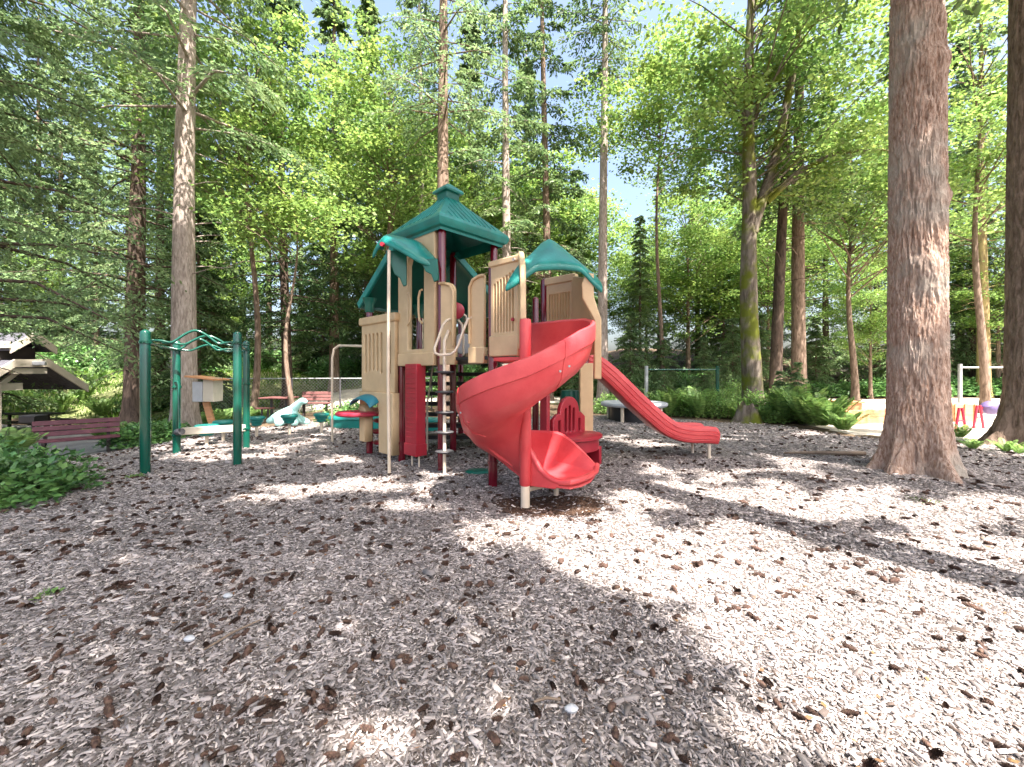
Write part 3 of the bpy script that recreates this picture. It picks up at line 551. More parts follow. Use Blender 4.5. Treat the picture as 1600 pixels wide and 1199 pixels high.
# ------------------------------------------------ shrubs and ferns
def shrub_geo(rx, h, n, L, W, dome=True):
    d = unit(RNG.normal(0, 1, (n, 3))); d[:, 2] = np.abs(d[:, 2]); rr = RNG.random((n, 1)) ** .35; lum = 1 + .22 * (vn(d[:, 0:1] * 4 + 20, d[:, 1:2] * 4 + d[:, 2:3] * 3 + 20) - .5) * 2
    P = d * rr * lum * np.array([rx, rx, h]); P[:, 2] = np.clip(P[:, 2], .02, None)
    D = RNG.normal(0, 1, (n, 3)) * np.array([1, 1, .4]) + d * .8; N = d * .7 + np.array([0, 0, .8]) + RNG.normal(0, .4, (n, 3))
    g = leaf_geo(P, D, N, L * RNG.uniform(.6, 1.3, n), W * RNG.uniform(.7, 1.2, n)); m_ = 26; a = RNG.random(m_) * 6.28; B = np.stack([np.cos(a) * rx * .8, np.sin(a) * rx * .8, RNG.uniform(.4, .9, m_) * h], 1) * RNG.uniform(.5, 1, (m_, 1)); A = B * np.array([.15, .15, 0]); return g, tubes_np(A, B, .008, .003)
def shrub(x, y, rx, h, n, L, lab, m='shrub', name='leafy_shrub', cat='shrub', group=None):
    g, wd = shrub_geo(rx, h, n, L, L * .62); e_ = empty(name, (x, y, G(x, y)), lab, cat, group); np_mesh('foliage', g[0], g[1], M[m], e_); np_mesh('stems', wd[0], wd[1], M['bark_brown'], e_); return e_
def fern_geo(nf=16, Lf=.8, pairs=22, arch=.9, leaf=.12):
    gs = []; wA = []; wB = []
    for i in range(nf):
        a = i * 2.4 + RNG.normal(0, .2); el = RNG.uniform(.75, 1.25); L_ = Lf * RNG.uniform(.7, 1.1); t = np.linspace(.12, 1, pairs)
        hx = L_ * np.sin(t * arch * 1.2) * math.cos(el * .85); z = L_ * (t * math.sin(el) - .34 * t ** 2.6 * math.sin(el))
        P = np.stack([np.cos(a) * hx, np.sin(a) * hx, z], 1); T = np.gradient(P, axis=0); T = unit(T); side = np.array([-math.sin(a), math.cos(a), 0.]); up_ = np.cross(np.broadcast_to(side, T.shape), T); wl = leaf * Lf / .8 * np.sin(np.pi * np.clip(t * .88 + .1, 0, 1)) ** .8
        for sg in (-1, 1): gs.append(leaf_geo(P, side * sg + T * .35 - np.array([0, 0, .15]), -up_, wl + .02, .030 * Lf / .8 + 0 * wl))
        wA.append(P[:-1]); wB.append(P[1:])
    A = np.concatenate(wA); B = np.concatenate(wB); return merge(gs), tubes_np(A, B, .004, .003)
FP = {}
def fern(x, y, s, lab, group=None, big=False):
    key = big
    if key not in FP:
        g, wd = fern_geo(26 if big else 16); e_ = empty('fern', (x, y, G(x, y)), lab, 'fern', group); np_mesh('fronds', g[0], g[1], M['fern'], e_); np_mesh('stems', wd[0], wd[1], M['fern'], e_); FP[key] = e_
    else: e_ = copy_tree(FP[key]); e_.location = (x, y, G(x, y)); setp(e_, lab, 'fern', group)
    e_.scale = (s, s, s * (1.55 if s > 1.12 else 1.1)); e_.rotation_euler = (0, 0, RNG.random() * 6)
    return e_
shrub(-6.15, 4.85, .95, .55, 4200, .10, 'glossy bright green leafy bush in the left foreground')
shrub(-7.6, 5.3, 1.1, .62, 3600, .10, 'dark leafy bush cut by the left edge behind the bright one')
fern(-8.1, 6.6, 1.1, 'fern arching over the left end of the maroon bench', big=True)
shrub(X_(232, 10.2), 10.2, .9, .45, 2600, .11, 'low ivy mound at the foot of the pale grey trunk')
shrub(X_(262, 11.4), 11.0, .8, .5, 1800, .11, 'dark ivy clump behind the left green posts')
shrub(X_(572, 12.9), 12.9, 1.5, .62, 3400, .11, 'ivy mass behind the curved green platform')
for px, Y, s in ((160, 14.5, 1.0), (186, 13.6, 1.1), (212, 13.2, 1.0), (238, 13.9, .9), (140, 16, 1.1)): fern(X_(px, Y), Y, s, 'sword fern at the foot of the thick dark cedar', 'ferns around the thick dark cedar', True)
for px, Y, s in ((352, 14.0, 1.1), (385, 15, 1.0), (330, 13.4, 1.0), (410, 15.4, .9)): fern(X_(px, Y), Y, s, 'fern between the wooden box and the fence', 'ferns by the fence', True)
for px, Y, r, h in ((955, 15.4, .9, .7), (1022, 15.2, .9, .8), (1075, 14.8, .9, .9), (1118, 14.4, .8, .9), (1140, 15.8, .8, 1.2), (1176, 14.0, .6, .9), (1203, 12.9, .45, .5), (1222, 13.8, .7, 1.15), (1262, 12.8, .6, .85)): shrub(X_(px, Y), Y, r, h, 2600, .09, 'green shrub in the fern bank behind the straight slide', 'fern', group='shrubs along the right edge of the chips')
for px, Y, s in ((1045, 14.4, 1.2), (1092, 13.9, 1.3), (1152, 13.7, 1.0), (1190, 12.9, .9), (1225, 12.6, 1.15), (1245, 12.4, 1.5), (1262, 11.8, 1.25), (1283, 11.2, 1.15), (1300, 11.3, 1.2), (1318, 10.6, 1.0), (1062, 15.5, 1.3)): fern(X_(px, Y), Y, s, 'tall bright fern on the bank right of the slide', 'tall ferns along the right edge of the chips', True)
for px, Y, s in ((1500, 9.6, .6), (1520, 8.2, .4), (1572, 7.9, .45), (1592, 7.7, .4)): fern(X_(px, Y), Y, s, 'small fern at the foot of the far right trunk', 'small ferns by the far right trunk')
SH = None
def far_shrub(px, Y, s, h=1.0):
    global SH
    if SH is None: SH = shrub(X_(px, Y), Y, 1.8, 1.5, 3200, .22, 'bush in the undergrowth at the edge of the woods', 'shrub', group='bushes along the edge of the woods'); e_ = SH
    else: e_ = copy_tree(SH); Y_ = Y; e_.location = (X_(px, Y), Y, G(X_(px, Y), Y))
    e_.scale = (s, s, s * h); e_.rotation_euler = (0, 0, RNG.random() * 6)
for px, Y, s, h in ((-60, 25, 1.2, .8), (30, 33, 1.4, 1), (90, 33, 1.4, 1), (150, 32, 1.4, 1), (230, 22, .8, .7), (270, 24, .8, .8), (330, 31, 1.2, 1), (390, 33, 1.2, 1), (520, 33, 1.2, 1), (560, 31, 1.2, 1), (610, 27, .8, 1), (660, 22, .8, 1), (720, 24, 1, 1), (780, 26, 1, 1), (840, 26, 1, 1), (890, 26, 1, 1), (960, 25, 1, 1), (1010, 24, 1, 1), (1060, 24, 1, 1), (1110, 25, 1, 1), (1160, 25, 1, .8), (1280, 25.5, .7, .7), (1330, 25.5, .9, .6), (1380, 26, 1, .7), (1440, 26, 1, .7), (1500, 26, 1, .7), (1550, 26, 1, .7), (1600, 25, 1, .8), (1680, 24, 1, 1), (-160, 22, 1, 1), (440, 34, 1.2, 1), (480, 34, 1.2, .9)): far_shrub(px, Y, s, h)
for px, Y, s in ((40, 22, 1.5), (95, 21, 1.4), (130, 23, 1.5), (160, 20.5, 1.4), (15, 24, 1.6), (75, 25, 1.6), (150, 26, 1.6), (-10, 21, 1.5)): fern(X_(px, Y), Y, s, 'bright fern in the sunny clearing behind the shelter', 'ferns in the sunny clearing', True)
n = 26000; a = RNG.uniform(0, 1, (n, 2)); gx_ = -42 + a[:, 0] * 40; gy_ = 18 + a[:, 1] * 15; k = inpoly(gx_, gy_, LAWN) & ~inpoly(gx_, gy_, ROAD) & (vn(gx_ * .8 + 60, gy_ * .8) > .35); gx_, gy_ = gx_[k], gy_[k]; n = len(gx_)
V, q = leaf_geo(np.stack([gx_, gy_, zg(gx_, gy_)], 1), np.array([0, 0, 1.]) + RNG.normal(0, .35, (n, 3)), RNG.normal(0, 1, (n, 3)) * np.array([1, 1, .1]) + .001, RNG.uniform(.12, .4, n), np.full(n, .05))
o = np_mesh('meadow_grass', V, q, M['grass']); setp(o, 'tall sunlit grass in the clearing behind shelter and fence', 'grass', kind='stuff')
for px, Y, k_ in ((1068, 14.8, .16), (1104, 16.4, .2), (1135, 16.6, .28), (1218, 13.2, .23), (1246, 12.9, .27), (1030, 15.3, .22), (1275, 12.2, .16)): place('e', X_(px, Y), Y, k_)
# old stump and fallen logs
st = trunk_mesh(.5, .26, .4, seg=22, rough=.3, top=.9, fl_h=.25, lobes=6); zt_ = st[0][:, 2].max(); k = st[0][:, 2] > .38; st[0][k, 2] += RNG.normal(0, .06, k.sum())
o = np_mesh('tree_stump', st[0], st[1], M['bark_moss'], smooth=True, loc=(X_(1168, 12.9), 12.9, G(7.3, 12.9))); setp(o, 'weathered mossy stump among the ferns below the mossy maple', 'tree stump')
for i, (px0, px1, Y, z, lab) in enumerate(((1270, 1385, 30, .25, 'pale fallen log on the dark wooded bank, left of the massive trunk'), (1170, 1245, 27, .2, 'fallen log on the bank behind the leaning trunk'), (1480, 1570, 31, .25, 'fallen log on the bank between the two massive trunks'))):
    a = Vector((X_(px0, Y), Y, 0)); b = Vector((X_(px1, Y), Y + 2, 0)); a.z = G(a.x, a.y) + z; b.z = G(b.x, b.y) + z
    o = MB().tube([a, a.lerp(b, .5) + Vector((0, 0, .05)), b], [.28, .25, .2], 12).build('fallen_log', M['bark_pale'], None); setp(o, lab, 'log')
# moss tuft and green sprigs
shrub(X_(1440, 4.75), 4.75, .16, .03, 500, .02, 'small flat moss patch on the chips before the massive trunk', 'grass', 'moss_patch', 'moss')
shrub(X_(75, 2.75), 2.75, .07, .06, 90, .035, 'tiny yellow-green sprout on the shaded chips near the left edge', 'fern', 'sprout', 'sprout')
shrub(X_(210, 5.9), 5.9, .12, .06, 160, .04, 'small green weeds at the foot of the nearest green post', 'fern', 'weeds', 'weeds')
# ------------------------------------------------ trees outside the frame; leaf clumps shaped to shade the chips
LIT = [(820, 838, 125, 34), (960, 865, 130, 45), (1150, 855, 120, 50), (1070, 915, 130, 42), (1330, 960, 270, 105), (1520, 1060, 240, 170), (1270, 1140, 170, 95), (770, 1112, 50, 40), (590, 1165, 110, 36), (535, 995, 38, 18), (560, 762, 150, 18), (640, 795, 60, 12), (430, 782, 50, 7), (520, 712, 45, 8), (1010, 785, 60, 22), (1130, 770, 150, 18), (1200, 735, 140, 9), (1320, 800, 130, 26), (1500, 810, 110, 30), (1060, 742, 90, 9), (705, 745, 22, 12), (1000, 692, 90, 8), (350, 705, 110, 12), (300, 690, 60, 6), (460, 690, 60, 6), (1150, 690, 50, 4), (620, 690, 30, 5), (1560, 880, 60, 40), (1380, 860, 60, 16), (980, 820, 60, 20), (1000, 662, 60, 3), (470, 662, 130, 9), (1290, 672, 80, 8), (900, 800, 60, 12), (1490, 862, 120, 26), (1240, 800, 120, 24), (1400, 905, 90, 22), (1560, 990, 90, 50)]
def litmask(px, py):
    r = np.zeros(px.shape)
    for cx_, cy_, rx_, ry_ in LIT:
        d2 = ((px - cx_) / rx_) ** 2 + ((py - cy_) / ry_) ** 2; r = np.maximum(r, np.clip(1.35 - d2, 0, 1))
    return r
n = 230000; gx = RNG.uniform(-13, 9, n); gy = RNG.uniform(.6, 14, n); px = 800 + gx / gy * F; py = HY + 1.5 / gy * F
nz_ = vn(gx * 1.6 + 30, gy * 1.6 + 77); lit = litmask(px + (nz_ - .5) * 60, py + (vn(gx * 2.3 + 90, gy * 2.3 + 10) - .5) * 30)
keep = (RNG.random(n) > lit * 1.8) & (RNG.random(n) < .92)
keep &= ~((gx > 4) & (gy > 5.0) & (RNG.random(n) < .25)) & ~((gx > 3.5) & (gy < 4.5) & (px > 1600))
keep &= ~((((gx + .22) / .85) ** 2 + ((gy - 5.3) / .48) ** 2 < 1.0) & (vn(gx * 3.1 + 15, gy * 3.1 + 44) < .62))
tgt = np.stack([gx[keep], gy[keep], np.zeros(keep.sum())], 1)
m_ = 2600; t3 = np.stack([RNG.uniform(-2.8, .2, m_), RNG.uniform(6, 8, m_), RNG.uniform(1.8, 4.4, m_)], 1); k3 = vn(t3[:, 0] * 1.5 + 5, (t3[:, 1] + t3[:, 2]) * 1.5 + 9) > .38; tgt = np.concatenate([tgt, t3[k3]])
sv = np.array(SV); n = len(tgt); zc = 9.5 + 4.5 * vn(tgt[:, 0] * .5 + 100, tgt[:, 1] * .5 + 60) + RNG.normal(0, .25, n) + np.clip(tgt[:, 1] - 7, 0, 9) * .45
P = tgt + sv * ((zc - tgt[:, 2]) / sv[2])[:, None]  # unseen clumps added up the sun rays to shade chips and tower
ok = (P[:, 1] < .2) | ((P[:, 2] - H0) / np.maximum(P[:, 1], .01) > 1.0) | (np.abs(P[:, 0]) / np.maximum(P[:, 1], .01) > 1.35); P = P[ok]; n = len(P)
D = RNG.normal(0, 1, (n, 3)) * np.array([1, 1, .3]); N = np.array([0, 0, 1.]) + RNG.normal(0, .35, (n, 3))
LL = RNG.uniform(.12, .24, n)
homes = [((-3.5, -3.2), 'unseen fir behind the viewpoint on the left, crown shaped to shade the left foreground'), ((1.6, -5.5), 'unseen fir directly behind the viewpoint, crown shaped to shade the middle of the chips'), ((12.0, -3.0), 'unseen fir behind the viewpoint on the right, crown shaped to shade the right edge')]
hx = np.array([h[0] for h in homes]); dd = ((P[:, None, :2] - hx[None]) ** 2).sum(-1); own = dd.argmin(1)
for i, (h, lab) in enumerate(homes):
    s_ = own == i; g = leaf_geo(P[s_], D[s_], N[s_], LL[s_], LL[s_] * .45); off = np.array([h[0], h[1], G(*h) - .05]); g = (g[0] - off, g[1])
    ii = np.where(s_)[0]; ii = ii[RNG.permutation(len(ii))[:30]]; B = P[ii] - off; A = np.stack([0 * B[:, 0], 0 * B[:, 0], B[:, 2] - .5], 1)
    if len(ii): tree('fir_tree', h[0], h[1], lab, 'fir tree', trunk_mesh(20, .3, .4), 'bark_brown', g, 'needle', tubes_np(A, B, .025, .006, (A + B) / 2))
g, wd = conifer(30, 17.5, 2.4, 50, 8, 7, .26, .1)
tree('fir_tree', 5.2, .4, 'tall straight fir just past the right edge, casting the long dark shadow band', 'fir tree', trunk_mesh(30, .30, .4, top=.75), 'bark_brown', g, 'needle', wd)
# ------------------------------------------------ grid of the climber
UD = Vector((-.79, .74, 0)); VD = Vector((.74, .79, 0))      # one deck bay along each axis
uN = UD.normalized(); vN = VD.normalized()
pA = Vector((-1.04, 6.17, 0)); pB = pA + UD; pE = pB + UD; pC = pA - UD; pD = pA + VD; pCb = pB + VD; pF = pE + VD; pJ = pD - UD; pG = pD + VD; pK = pJ + VD; pI = pF + VD; pH = pCb + VD
ps = empty('play_structure', (-.3, 6.6, 0), 'large red, tan and green playground climber with roofed tower, spiral slide and straight slide', 'playground climber')
def post(p, ztop, m='maroon', r=.062, collars=(.33, 1.72), cap=True):
    g = G(p.x, p.y) - .12; mb = MB()
    prof = [(r, g), (r, ztop - r * .7)] + [(r * math.cos(a), ztop - r * .7 + r * .8 * math.sin(a)) for a in (.4, .8, 1.2, 1.5)]
    mb.lathe((p.x, p.y, 0), prof + [(0, ztop + r * .12)], 20)
    o = mb.build('post', M[m], ps)
    for c in collars:
        k = MB().lathe((p.x, p.y, c), [(r + .002, -.02), (r + .01, -.018), (r + .01, .018), (r + .002, .02)], 20)
        k.tube([(p.x - .02, p.y - r - .004, c), (p.x - .02, p.y - r - .024, c)], .009, 8); k.tube([(p.x + .03, p.y - r - .002, c), (p.x + .03, p.y - r - .02, c)], .009, 8)
        k.build('clamp', M[m], o)
    return o
for p, zt in ((pA, 3.72), (pB, 3.72), (pD, 3.72), (pCb, 3.72), (pC, 2.9), (pJ, 2.9), (pG, 2.9), (pK, 2.62), (pE, 2.72), (pF, 2.72), (pI, 2.72), (pH, 2.72)): post(p, zt)
for p in (pE, pF, pI, pH):   # green sockets carrying the low roof
    MB().lathe((p.x, p.y, 2.6), [(.075, 0), (.085, .02), (.085, .14), (.11, .2), (.13, .26)], 18).build('roof_socket', M['green'], ps)
# decks
def deck(a, b, z, name='deck', th=.06):
    d = a + UD * 0; mb = MB(); o2 = a + b
    return None
def deckq(q, z, m='black', th=.05, name='deck'):
    mb = MB(); n = len(q); vs = [Vector((p.x, p.y, z)) for p in q] + [Vector((p.x, p.y, z - th)) for p in q]
    mb.add(vs, [tuple(range(n)), tuple(range(2 * n - 1, n - 1, -1))] + [(i, (i + 1) % n, (i + 1) % n + n, i + n) for i in range(n)])
    return mb.build(name, M[m], ps, bevel=.008)
e = .06
for a in (pA, pB, pC, pD, pCb):
    q = [a + uN * e * .0, a + UD, a + UD + VD, a + VD]
    c = sum(q, Vector()) / 4; deckq([c + (p - c) * .93 for p in q], 1.72)
q = [pC, pJ, pJ + Vector((.73, -.68, 0)) * .35, Vector((.12, 4.95, 0))]
# stepped black treads climbing at the back
for i in range(7):
    z = .28 + i * .2
    y0 = 7.95 + .2 * (6 - i) * -.0 + i * .16
    mb = MB(); mb.box((-1.0, y0 + .1, z), (2.0, .24, .035))
    mb.box((-1.0, y0 - .01, z - .03), (2.0, .02, .06)); mb.build('tread', M['black'], ps, bevel=.006)
for x in (-2.02, .02):
    MB().beam((x, 7.9, .15), (x, 9.1, 1.6), .04, .16).build('stringer', M['maroon'], ps)
for x in (-1.6, -.2): MB().tube([(x, 7.85, .0), (x, 7.85, .9), (x, 9.0, 2.4)], .018, 8).build('handrail', M['cpipe'], ps)
# ---------------------------------------------- tower roof
tc0 = (pA + pCb) / 2
def sq(r, z): return [(tc0.x + r * a, tc0.y + r * b, z) for a, b in ((.03, -1), (1, .03), (-.03, 1), (-1, -.03))]
def sqd(r, z, n=8):
    c = sq(r, z); out = []
    for i in range(4):
        p = Vector(c[i]); p2 = Vector(c[(i + 1) % 4])
        for k in range(n): out.append(p.lerp(p2, k / n))
    return out
mb = MB()
prof = [(.90, 3.62), (.97, 3.64), (1.01, 3.69), (1.02, 3.74), (.985, 3.79), (.95, 3.81), (.80, 3.915), (.62, 4.035), (.45, 4.15), (.30, 4.255), (.2, 4.335), (.19, 4.345)]
mb.loft([sqd(r, z) for r, z in prof], cap=False)
mb.loft([sqd(r, z - .035) for r, z in prof[:1] + prof[5:]], cap=False)
roof = mb.build('tower_roof', M['teal'], ps, ang=28)
rb = MB()   # raised standing seams on each roof face
for i in range(4):
    for k in range(1, 12):
        t = k / 12; pts = []
        for r, z in prof[5:]:
            c = sq(r, z + .004); a = Vector(c[i]); b = Vector(c[(i + 1) % 4]); full = Vector(sq(.95, 0)[i]); f2 = Vector(sq(.95, 0)[(i + 1) % 4])
            L = (b - a).length; pos = (t - .5) * (f2 - full).length
            if abs(pos) > L / 2 - .01: break
            pts.append((a + b) / 2 + (b - a).normalized() * pos)
        if len(pts) > 1: rb.tube(pts, .008, 6)
rb.build('roof_seam', M['teal'], roof)
MB().loft([sqd(r, z, 1) for r, z in ((.185, 4.31), (.19, 4.49))]).build('cupola_neck', M['green'], roof, bevel=.015)
MB().loft([sqd(r, z, 4) for r, z in ((.2, 4.455), (.25, 4.46), (.265, 4.485), (.245, 4.515), (.12, 4.59), (.05, 4.63), (.005, 4.64))]).build('cupola_cap', M['teal'], roof, ang=35)
# lean-to roofs
def leanto(a, b, dirn, z1, z2, L, name):
    mb = MB(); n = 12; s = (b - a); a = a - s * .06; b = b + s * .06; s = b - a
    for sgn, dz in ((0, 0),):
        secs = []
        for t, zz, o_ in ((0, z1, 0), (.93, z2 + (z1 - z2) * .07, 0), (1.0, z2 + .01, .0)):
            top = [a + s * (i / n) + dirn * L * t + Vector((0, 0, zz + (.03 if i in (0, n) else (.0 if i % 2 else .018)))) for i in range(n + 1)]
            bot = [p + Vector((0, 0, -.05 if j not in (0, n) else -.10)) for j, p in enumerate(top)]
            secs.append(top + bot[::-1])
        mb.loft(secs)
    o = mb.build(name, M['green'], ps, ang=20)
    for q in (a, b):
        MB().beam(q + Vector((0, 0, z1 - .02)) , q + dirn * L + Vector((0, 0, z2 - .02)), .06, .13).build('barge_board', M['teal'], o, bevel=.015)
    MB().beam(a + dirn * L * 1.0 + Vector((0, 0, z2 - .02)), b + dirn * L + Vector((0, 0, z2 - .02)), .06, .1).build('eave_beam', M['green'], o, bevel=.012)
    return o
leanto(pB, pCb, uN, 3.72, 2.76, 1.36, 'low_roof')
leanto(pCb, pF, vN, 3.70, 2.76, 1.36, 'low_roof')
MB().beam(Vector((pCb.x, pCb.y, 3.66)), Vector((pF.x, pF.y, 3.66)), .05, .1).build('ridge_beam', M['green'], ps)
# ---------------------------------------------- tower front face (A-B) tan panel with arch
nAB = Vector((-.683, -.73, 0)); uBA = (pA - pB).normalized(); LAB = (pA - pB).length
P0 = pB + nAB * .04 + Vector((0, 0, 1.60))
arch = [(.3, .26), (.74, .26), (.74, 1.6), (.66, 1.78), (.60, 1.84), (.44, 1.84), (.38, 1.78), (.3, 1.6)]
panel('tower_panel', [(.02, 0), (LAB - .07, 0), (LAB - .07, 2.12), (.12, 2.12), (.02, 1.75)], [arch], .09, .015, P0, uBA, M['cream'], ps)
o = MB(); c = pB + nAB * .075 + uBA * (LAB / 2 - .02) + Vector((0, 0, 1.70)); o.box(c, (LAB - .1, .06, .2), Matrix.Rotation(math.atan2(uBA.y, uBA.x), 3, 'Z')); o.build('panel_base', M['cream'], ps, bevel=.015)
for s_ in (.32, .72):   # tan hand loops either side of the arch
    b_ = pB + uBA * s_ + nAB * .1; sd = uBA * (.07 if s_ < .5 else -.07)
    MB().tube([b_ + Vector((0, 0, 2.25)), b_ + sd + Vector((0, 0, 2.3)), b_ + sd * 1.3 + Vector((0, 0, 2.45)), b_ + sd * 1.3 + Vector((0, 0, 2.65)), b_ + sd * .7 + Vector((0, 0, 2.75)), b_ + Vector((0, 0, 2.76))], .018, 8).build('hand_loop', M['cream'], ps)
# hood over the arch: front rim and back rim
def shell(name, rows, m, th=.035, parent=ps, sub=1, bev=0):
    mb = MB(); mb.loft(rows, closed_sec=False); return mb.build(name, M[m], parent, solid=th, sub=sub)
def dens(pts, k=3):
    out = []
    for i in range(len(pts) - 1):
        for j in range(k): out.append(Vector(pts[i]).lerp(Vector(pts[i + 1]), j / k))
    return out + [Vector(pts[-1])]
front = dens([at(582, 397, 6.2), at(590, 381, 6.1), at(600, 372, 6.0), at(628, 386, 5.92), at(655, 402, 5.9), at(680, 411, 5.95)])
mid = dens([at(588, 388, 6.5), at(594, 377, 6.3), at(602, 367, 6.15), at(630, 377, 6.1), at(658, 387, 6.1), at(683, 407, 6.1)])
back = dens([at(600, 392, 6.75), at(602, 380, 6.6), at(606, 367, 6.45), at(630, 371, 6.4), at(654, 376, 6.38), at(680, 404, 6.3)])
drop = [p + Vector((0, .01, -.09)) for p in front]
hood = shell('awning', [drop, front, mid, back], 'teal')
def fringe(pts, th, parent, ud):
    return panel('scalloped_trim', [(a, b) for a, b in pts], [], th, .008, ud[0], ud[1], M['green'], parent)
fringe([(0, 0), (.32, 0), (.34, -.30), (.27, -.33), (.23, -.22), (.15, -.18), (.1, -.08)], .05, hood, (at(650, 406, 5.98), Vector((.8, -.1, 0))))
fringe([(0, 0), (.3, 0), (.3, -.5), (.25, -.52), (.2, -.4), (.12, -.34), (.07, -.2), (0, -.16)], .05, hood, (at(603, 392, 6.15), Vector((.95, .2, 0))))
pp = at(599, 383, 6.02); MB().tube([pp, pp + Vector((-.01, -.05, 0))], .03, 10).build('bolt_cover', M['dred'], hood)
pp = at(607, 390, 6.0); MB().tube([(pp.x, pp.y + .03, 3.27), (pp.x - .005, pp.y, 1.5), (pp.x + .02, pp.y - .02, -.1)], .024, 12).build('fire_pole', M['cpipe'], ps)
# ---------------------------------------------- left bay: slatted panel and arch counter (B-E)
P0 = pE + nAB * .11 + Vector((0, 0, .16)) - uBA * .02
Lp = 1.12
panel('slat_panel', [(0, 1.0), (Lp, 1.0), (Lp, 2.18), (Lp - .03, 2.24), (.5, 2.28), (.03, 2.24), (0, 2.18)],
      [slot(.15 + .135 * i, 1.28 + .09 * math.sin(math.pi * (i + .6) / 5.2), 2.02, .07) for i in range(5)] + [slot(.95, 1.3, 2.04, .10)], .07, .012, P0, uBA, M['cream'], ps)
panel('panel_rail', rrect(-.05, 2.18, Lp + .05, 2.32, .04), [], .14, .02, P0, uBA, M['cream'], ps)
arcp = [(.32 + .34 * math.cos(t), .82 + .26 * math.sin(t)) for t in [R(a) for a in range(0, 181, 15)]]
panel('arch_counter', [(0, .1), (.0, .1)] + [(0, 1.0), (Lp, 1.0), (Lp, -.02), (.68, -.02)] + [(.68, .7)] + [(.34 + .33 * math.cos(R(a)), .7 + .16 * math.sin(R(a))) for a in range(0, 181, 15)][1:-1] + [(.2, .7), (.2, .1)], [], .16, .015, P0, uBA, M['cream'], ps)
mb = MB(); ap = []
for i, t in enumerate([R(a) for a in range(0, 181, 15)]):
    ap.append((.34 + .36 * math.cos(t), .82 + .14 * math.sin(t)))
rows = [[P0 + uBA * a + nAB * d + Vector((0, 0, b - dz)) for a, b in ap] for d, dz in ((.07, 0), (.2, .05), (.26, .09))]
shell('window_awning', rows, 'blue', .03)
tc_ = P0 + uBA * .05 + nAB * .12 + Vector((0, 0, .60)); MB().lathe(tc_, [(0, -.04), (.36, -.04), (.40, -.015), (.40, .015), (.37, .04), (0, .045)], 32, 1, .8).build('round_counter', M['pink'], ps)
for i in range(4):
    c = at(596 + 3 * (i % 2), 640 + 17 * i, 7.9); MB().lathe(c, [(0, -.035), (.15, -.035), (.19, -.012), (.19, .012), (.15, .035), (0, .035)], 22).build('step_disc', M['pink'], ps)
c = at(598, 650, 7.9); MB().tube([(c.x, c.y, -.1), (c.x, c.y, 1.7)], .025, 10).build('disc_pole', M['maroon'], ps)
# cream bent rail left of the climber
MB().tube([at(519, 690, 8.9), at(519, 560, 8.9), at(522, 546, 8.9), at(530, 540, 8.85), at(568, 541, 8.0)], .024, 10).build('bent_rail', M['cpipe'], ps)
# ---------------------------------------------- red climbing chute under the tower
cp = pB.lerp(pA, .50) + nAB * .10
rm = Matrix.Rotation(math.atan2(uBA.y, uBA.x), 3, 'Z')
mb = MB(); z0, z1 = .36, 1.62
secs = []
nz = 15
ws, dp = .15, .085
zz = [z0]
mb.box(cp + Vector((0, 0, (.22 + .40) / 2)), (.335, .20, .18), rm); mb.box(cp + Vector((0, 0, 1.0)), (.31, .17, 1.26), rm)
for i in range(nz): mb.box(cp + nAB * .088 + Vector((0, 0, .5 + i * .076)), (.22, .016, .012), rm)
mb.build('climbing_chute', M['dred'], ps, bevel=.008)
for s_ in (-.09, .1): q = cp + uBA * s_; MB().tube([(q.x, q.y, -.1), (q.x, q.y, .25)], .014, 8).build('chute_leg', M['cpipe'], ps)
# ---------------------------------------------- pole with dark stepping discs
q = at(694.5, 747, 5.9); mb = MB().tube([(q.x, q.y, -.12), (q.x, q.y, 1.95), (q.x + .04, q.y + .12, 2.1)], .024, 12); pole = mb.build('pod_pole', M['cpipe'], ps)
for py in (582, 613, 645, 676, 706):
    z = at(0, py, 5.9).z; MB().lathe((q.x, q.y, z), [(0, -.035), (.03, -.03), (.06, -.012), (.125, -.008), (.135, .006), (.12, .018), (0, .02)], 20, 1, .8).build('foot_disc', M['dgrey'], pole)
# ---------------------------------------------- entry A-C: two tan side panels with white rail
uAC = (pC - pA).normalized(); nAC = Vector((-.68, -.73, 0))
def entry(px0, px1, ytop, ybot, Y0, Y1, flip):
    a = at(px0, ybot, Y0); b = at(px1, ybot, Y1); b.z = a.z; u = b - a; L = u.length; hgt = at(px0, ytop, Y0).z - a.z
    r = L * .55; out = []
    if not flip: out = [(0, 0), (L, 0), (L, hgt - r)] + [(L - r + r * math.cos(R(t)), hgt - r + r * math.sin(R(t))) for t in (15, 30, 45, 60, 75, 90)] + [(0, hgt)]
    else: out = [(0, 0), (L, 0), (L, hgt)] + [(r - r * math.sin(R(t)), hgt - r + r * math.cos(R(t))) for t in (0, 15, 30, 45, 60, 75)] + [(0, hgt - r)]
    o = panel('entry_panel', out, [], .06, .012, a, u, M['cream'], ps)
    panel('panel_base', rect(-.01, -.02, L + .01, .2), [], .09, .012, a, u, M['cream'], o)
    n_ = u.normalized().cross(Vector((0, 0, 1))); xx = L - .02 if not flip else .02; hx = L * .3 if not flip else L * .7
    pts = [a + u.normalized() * xx + Vector((0, 0, .25)), a + u.normalized() * xx + Vector((0, 0, hgt - r)), a + u.normalized() * (xx + (hx - xx) * .35) + Vector((0, 0, hgt - .05)), a + u.normalized() * hx + Vector((0, 0, hgt - .01)), a + u.normalized() * (hx + (hx - xx) * .6) + Vector((0, 0, hgt - .01))]
    MB().tube([p + n_ * .045 for p in pts], .02, 8).build('hand_loop', M['cream'], o)
entry(690, 712, 443, 568, 6.12, 6.02, False)
entry(735, 758, 434, 566, 5.76, 5.62, True)
Yr = 5.72
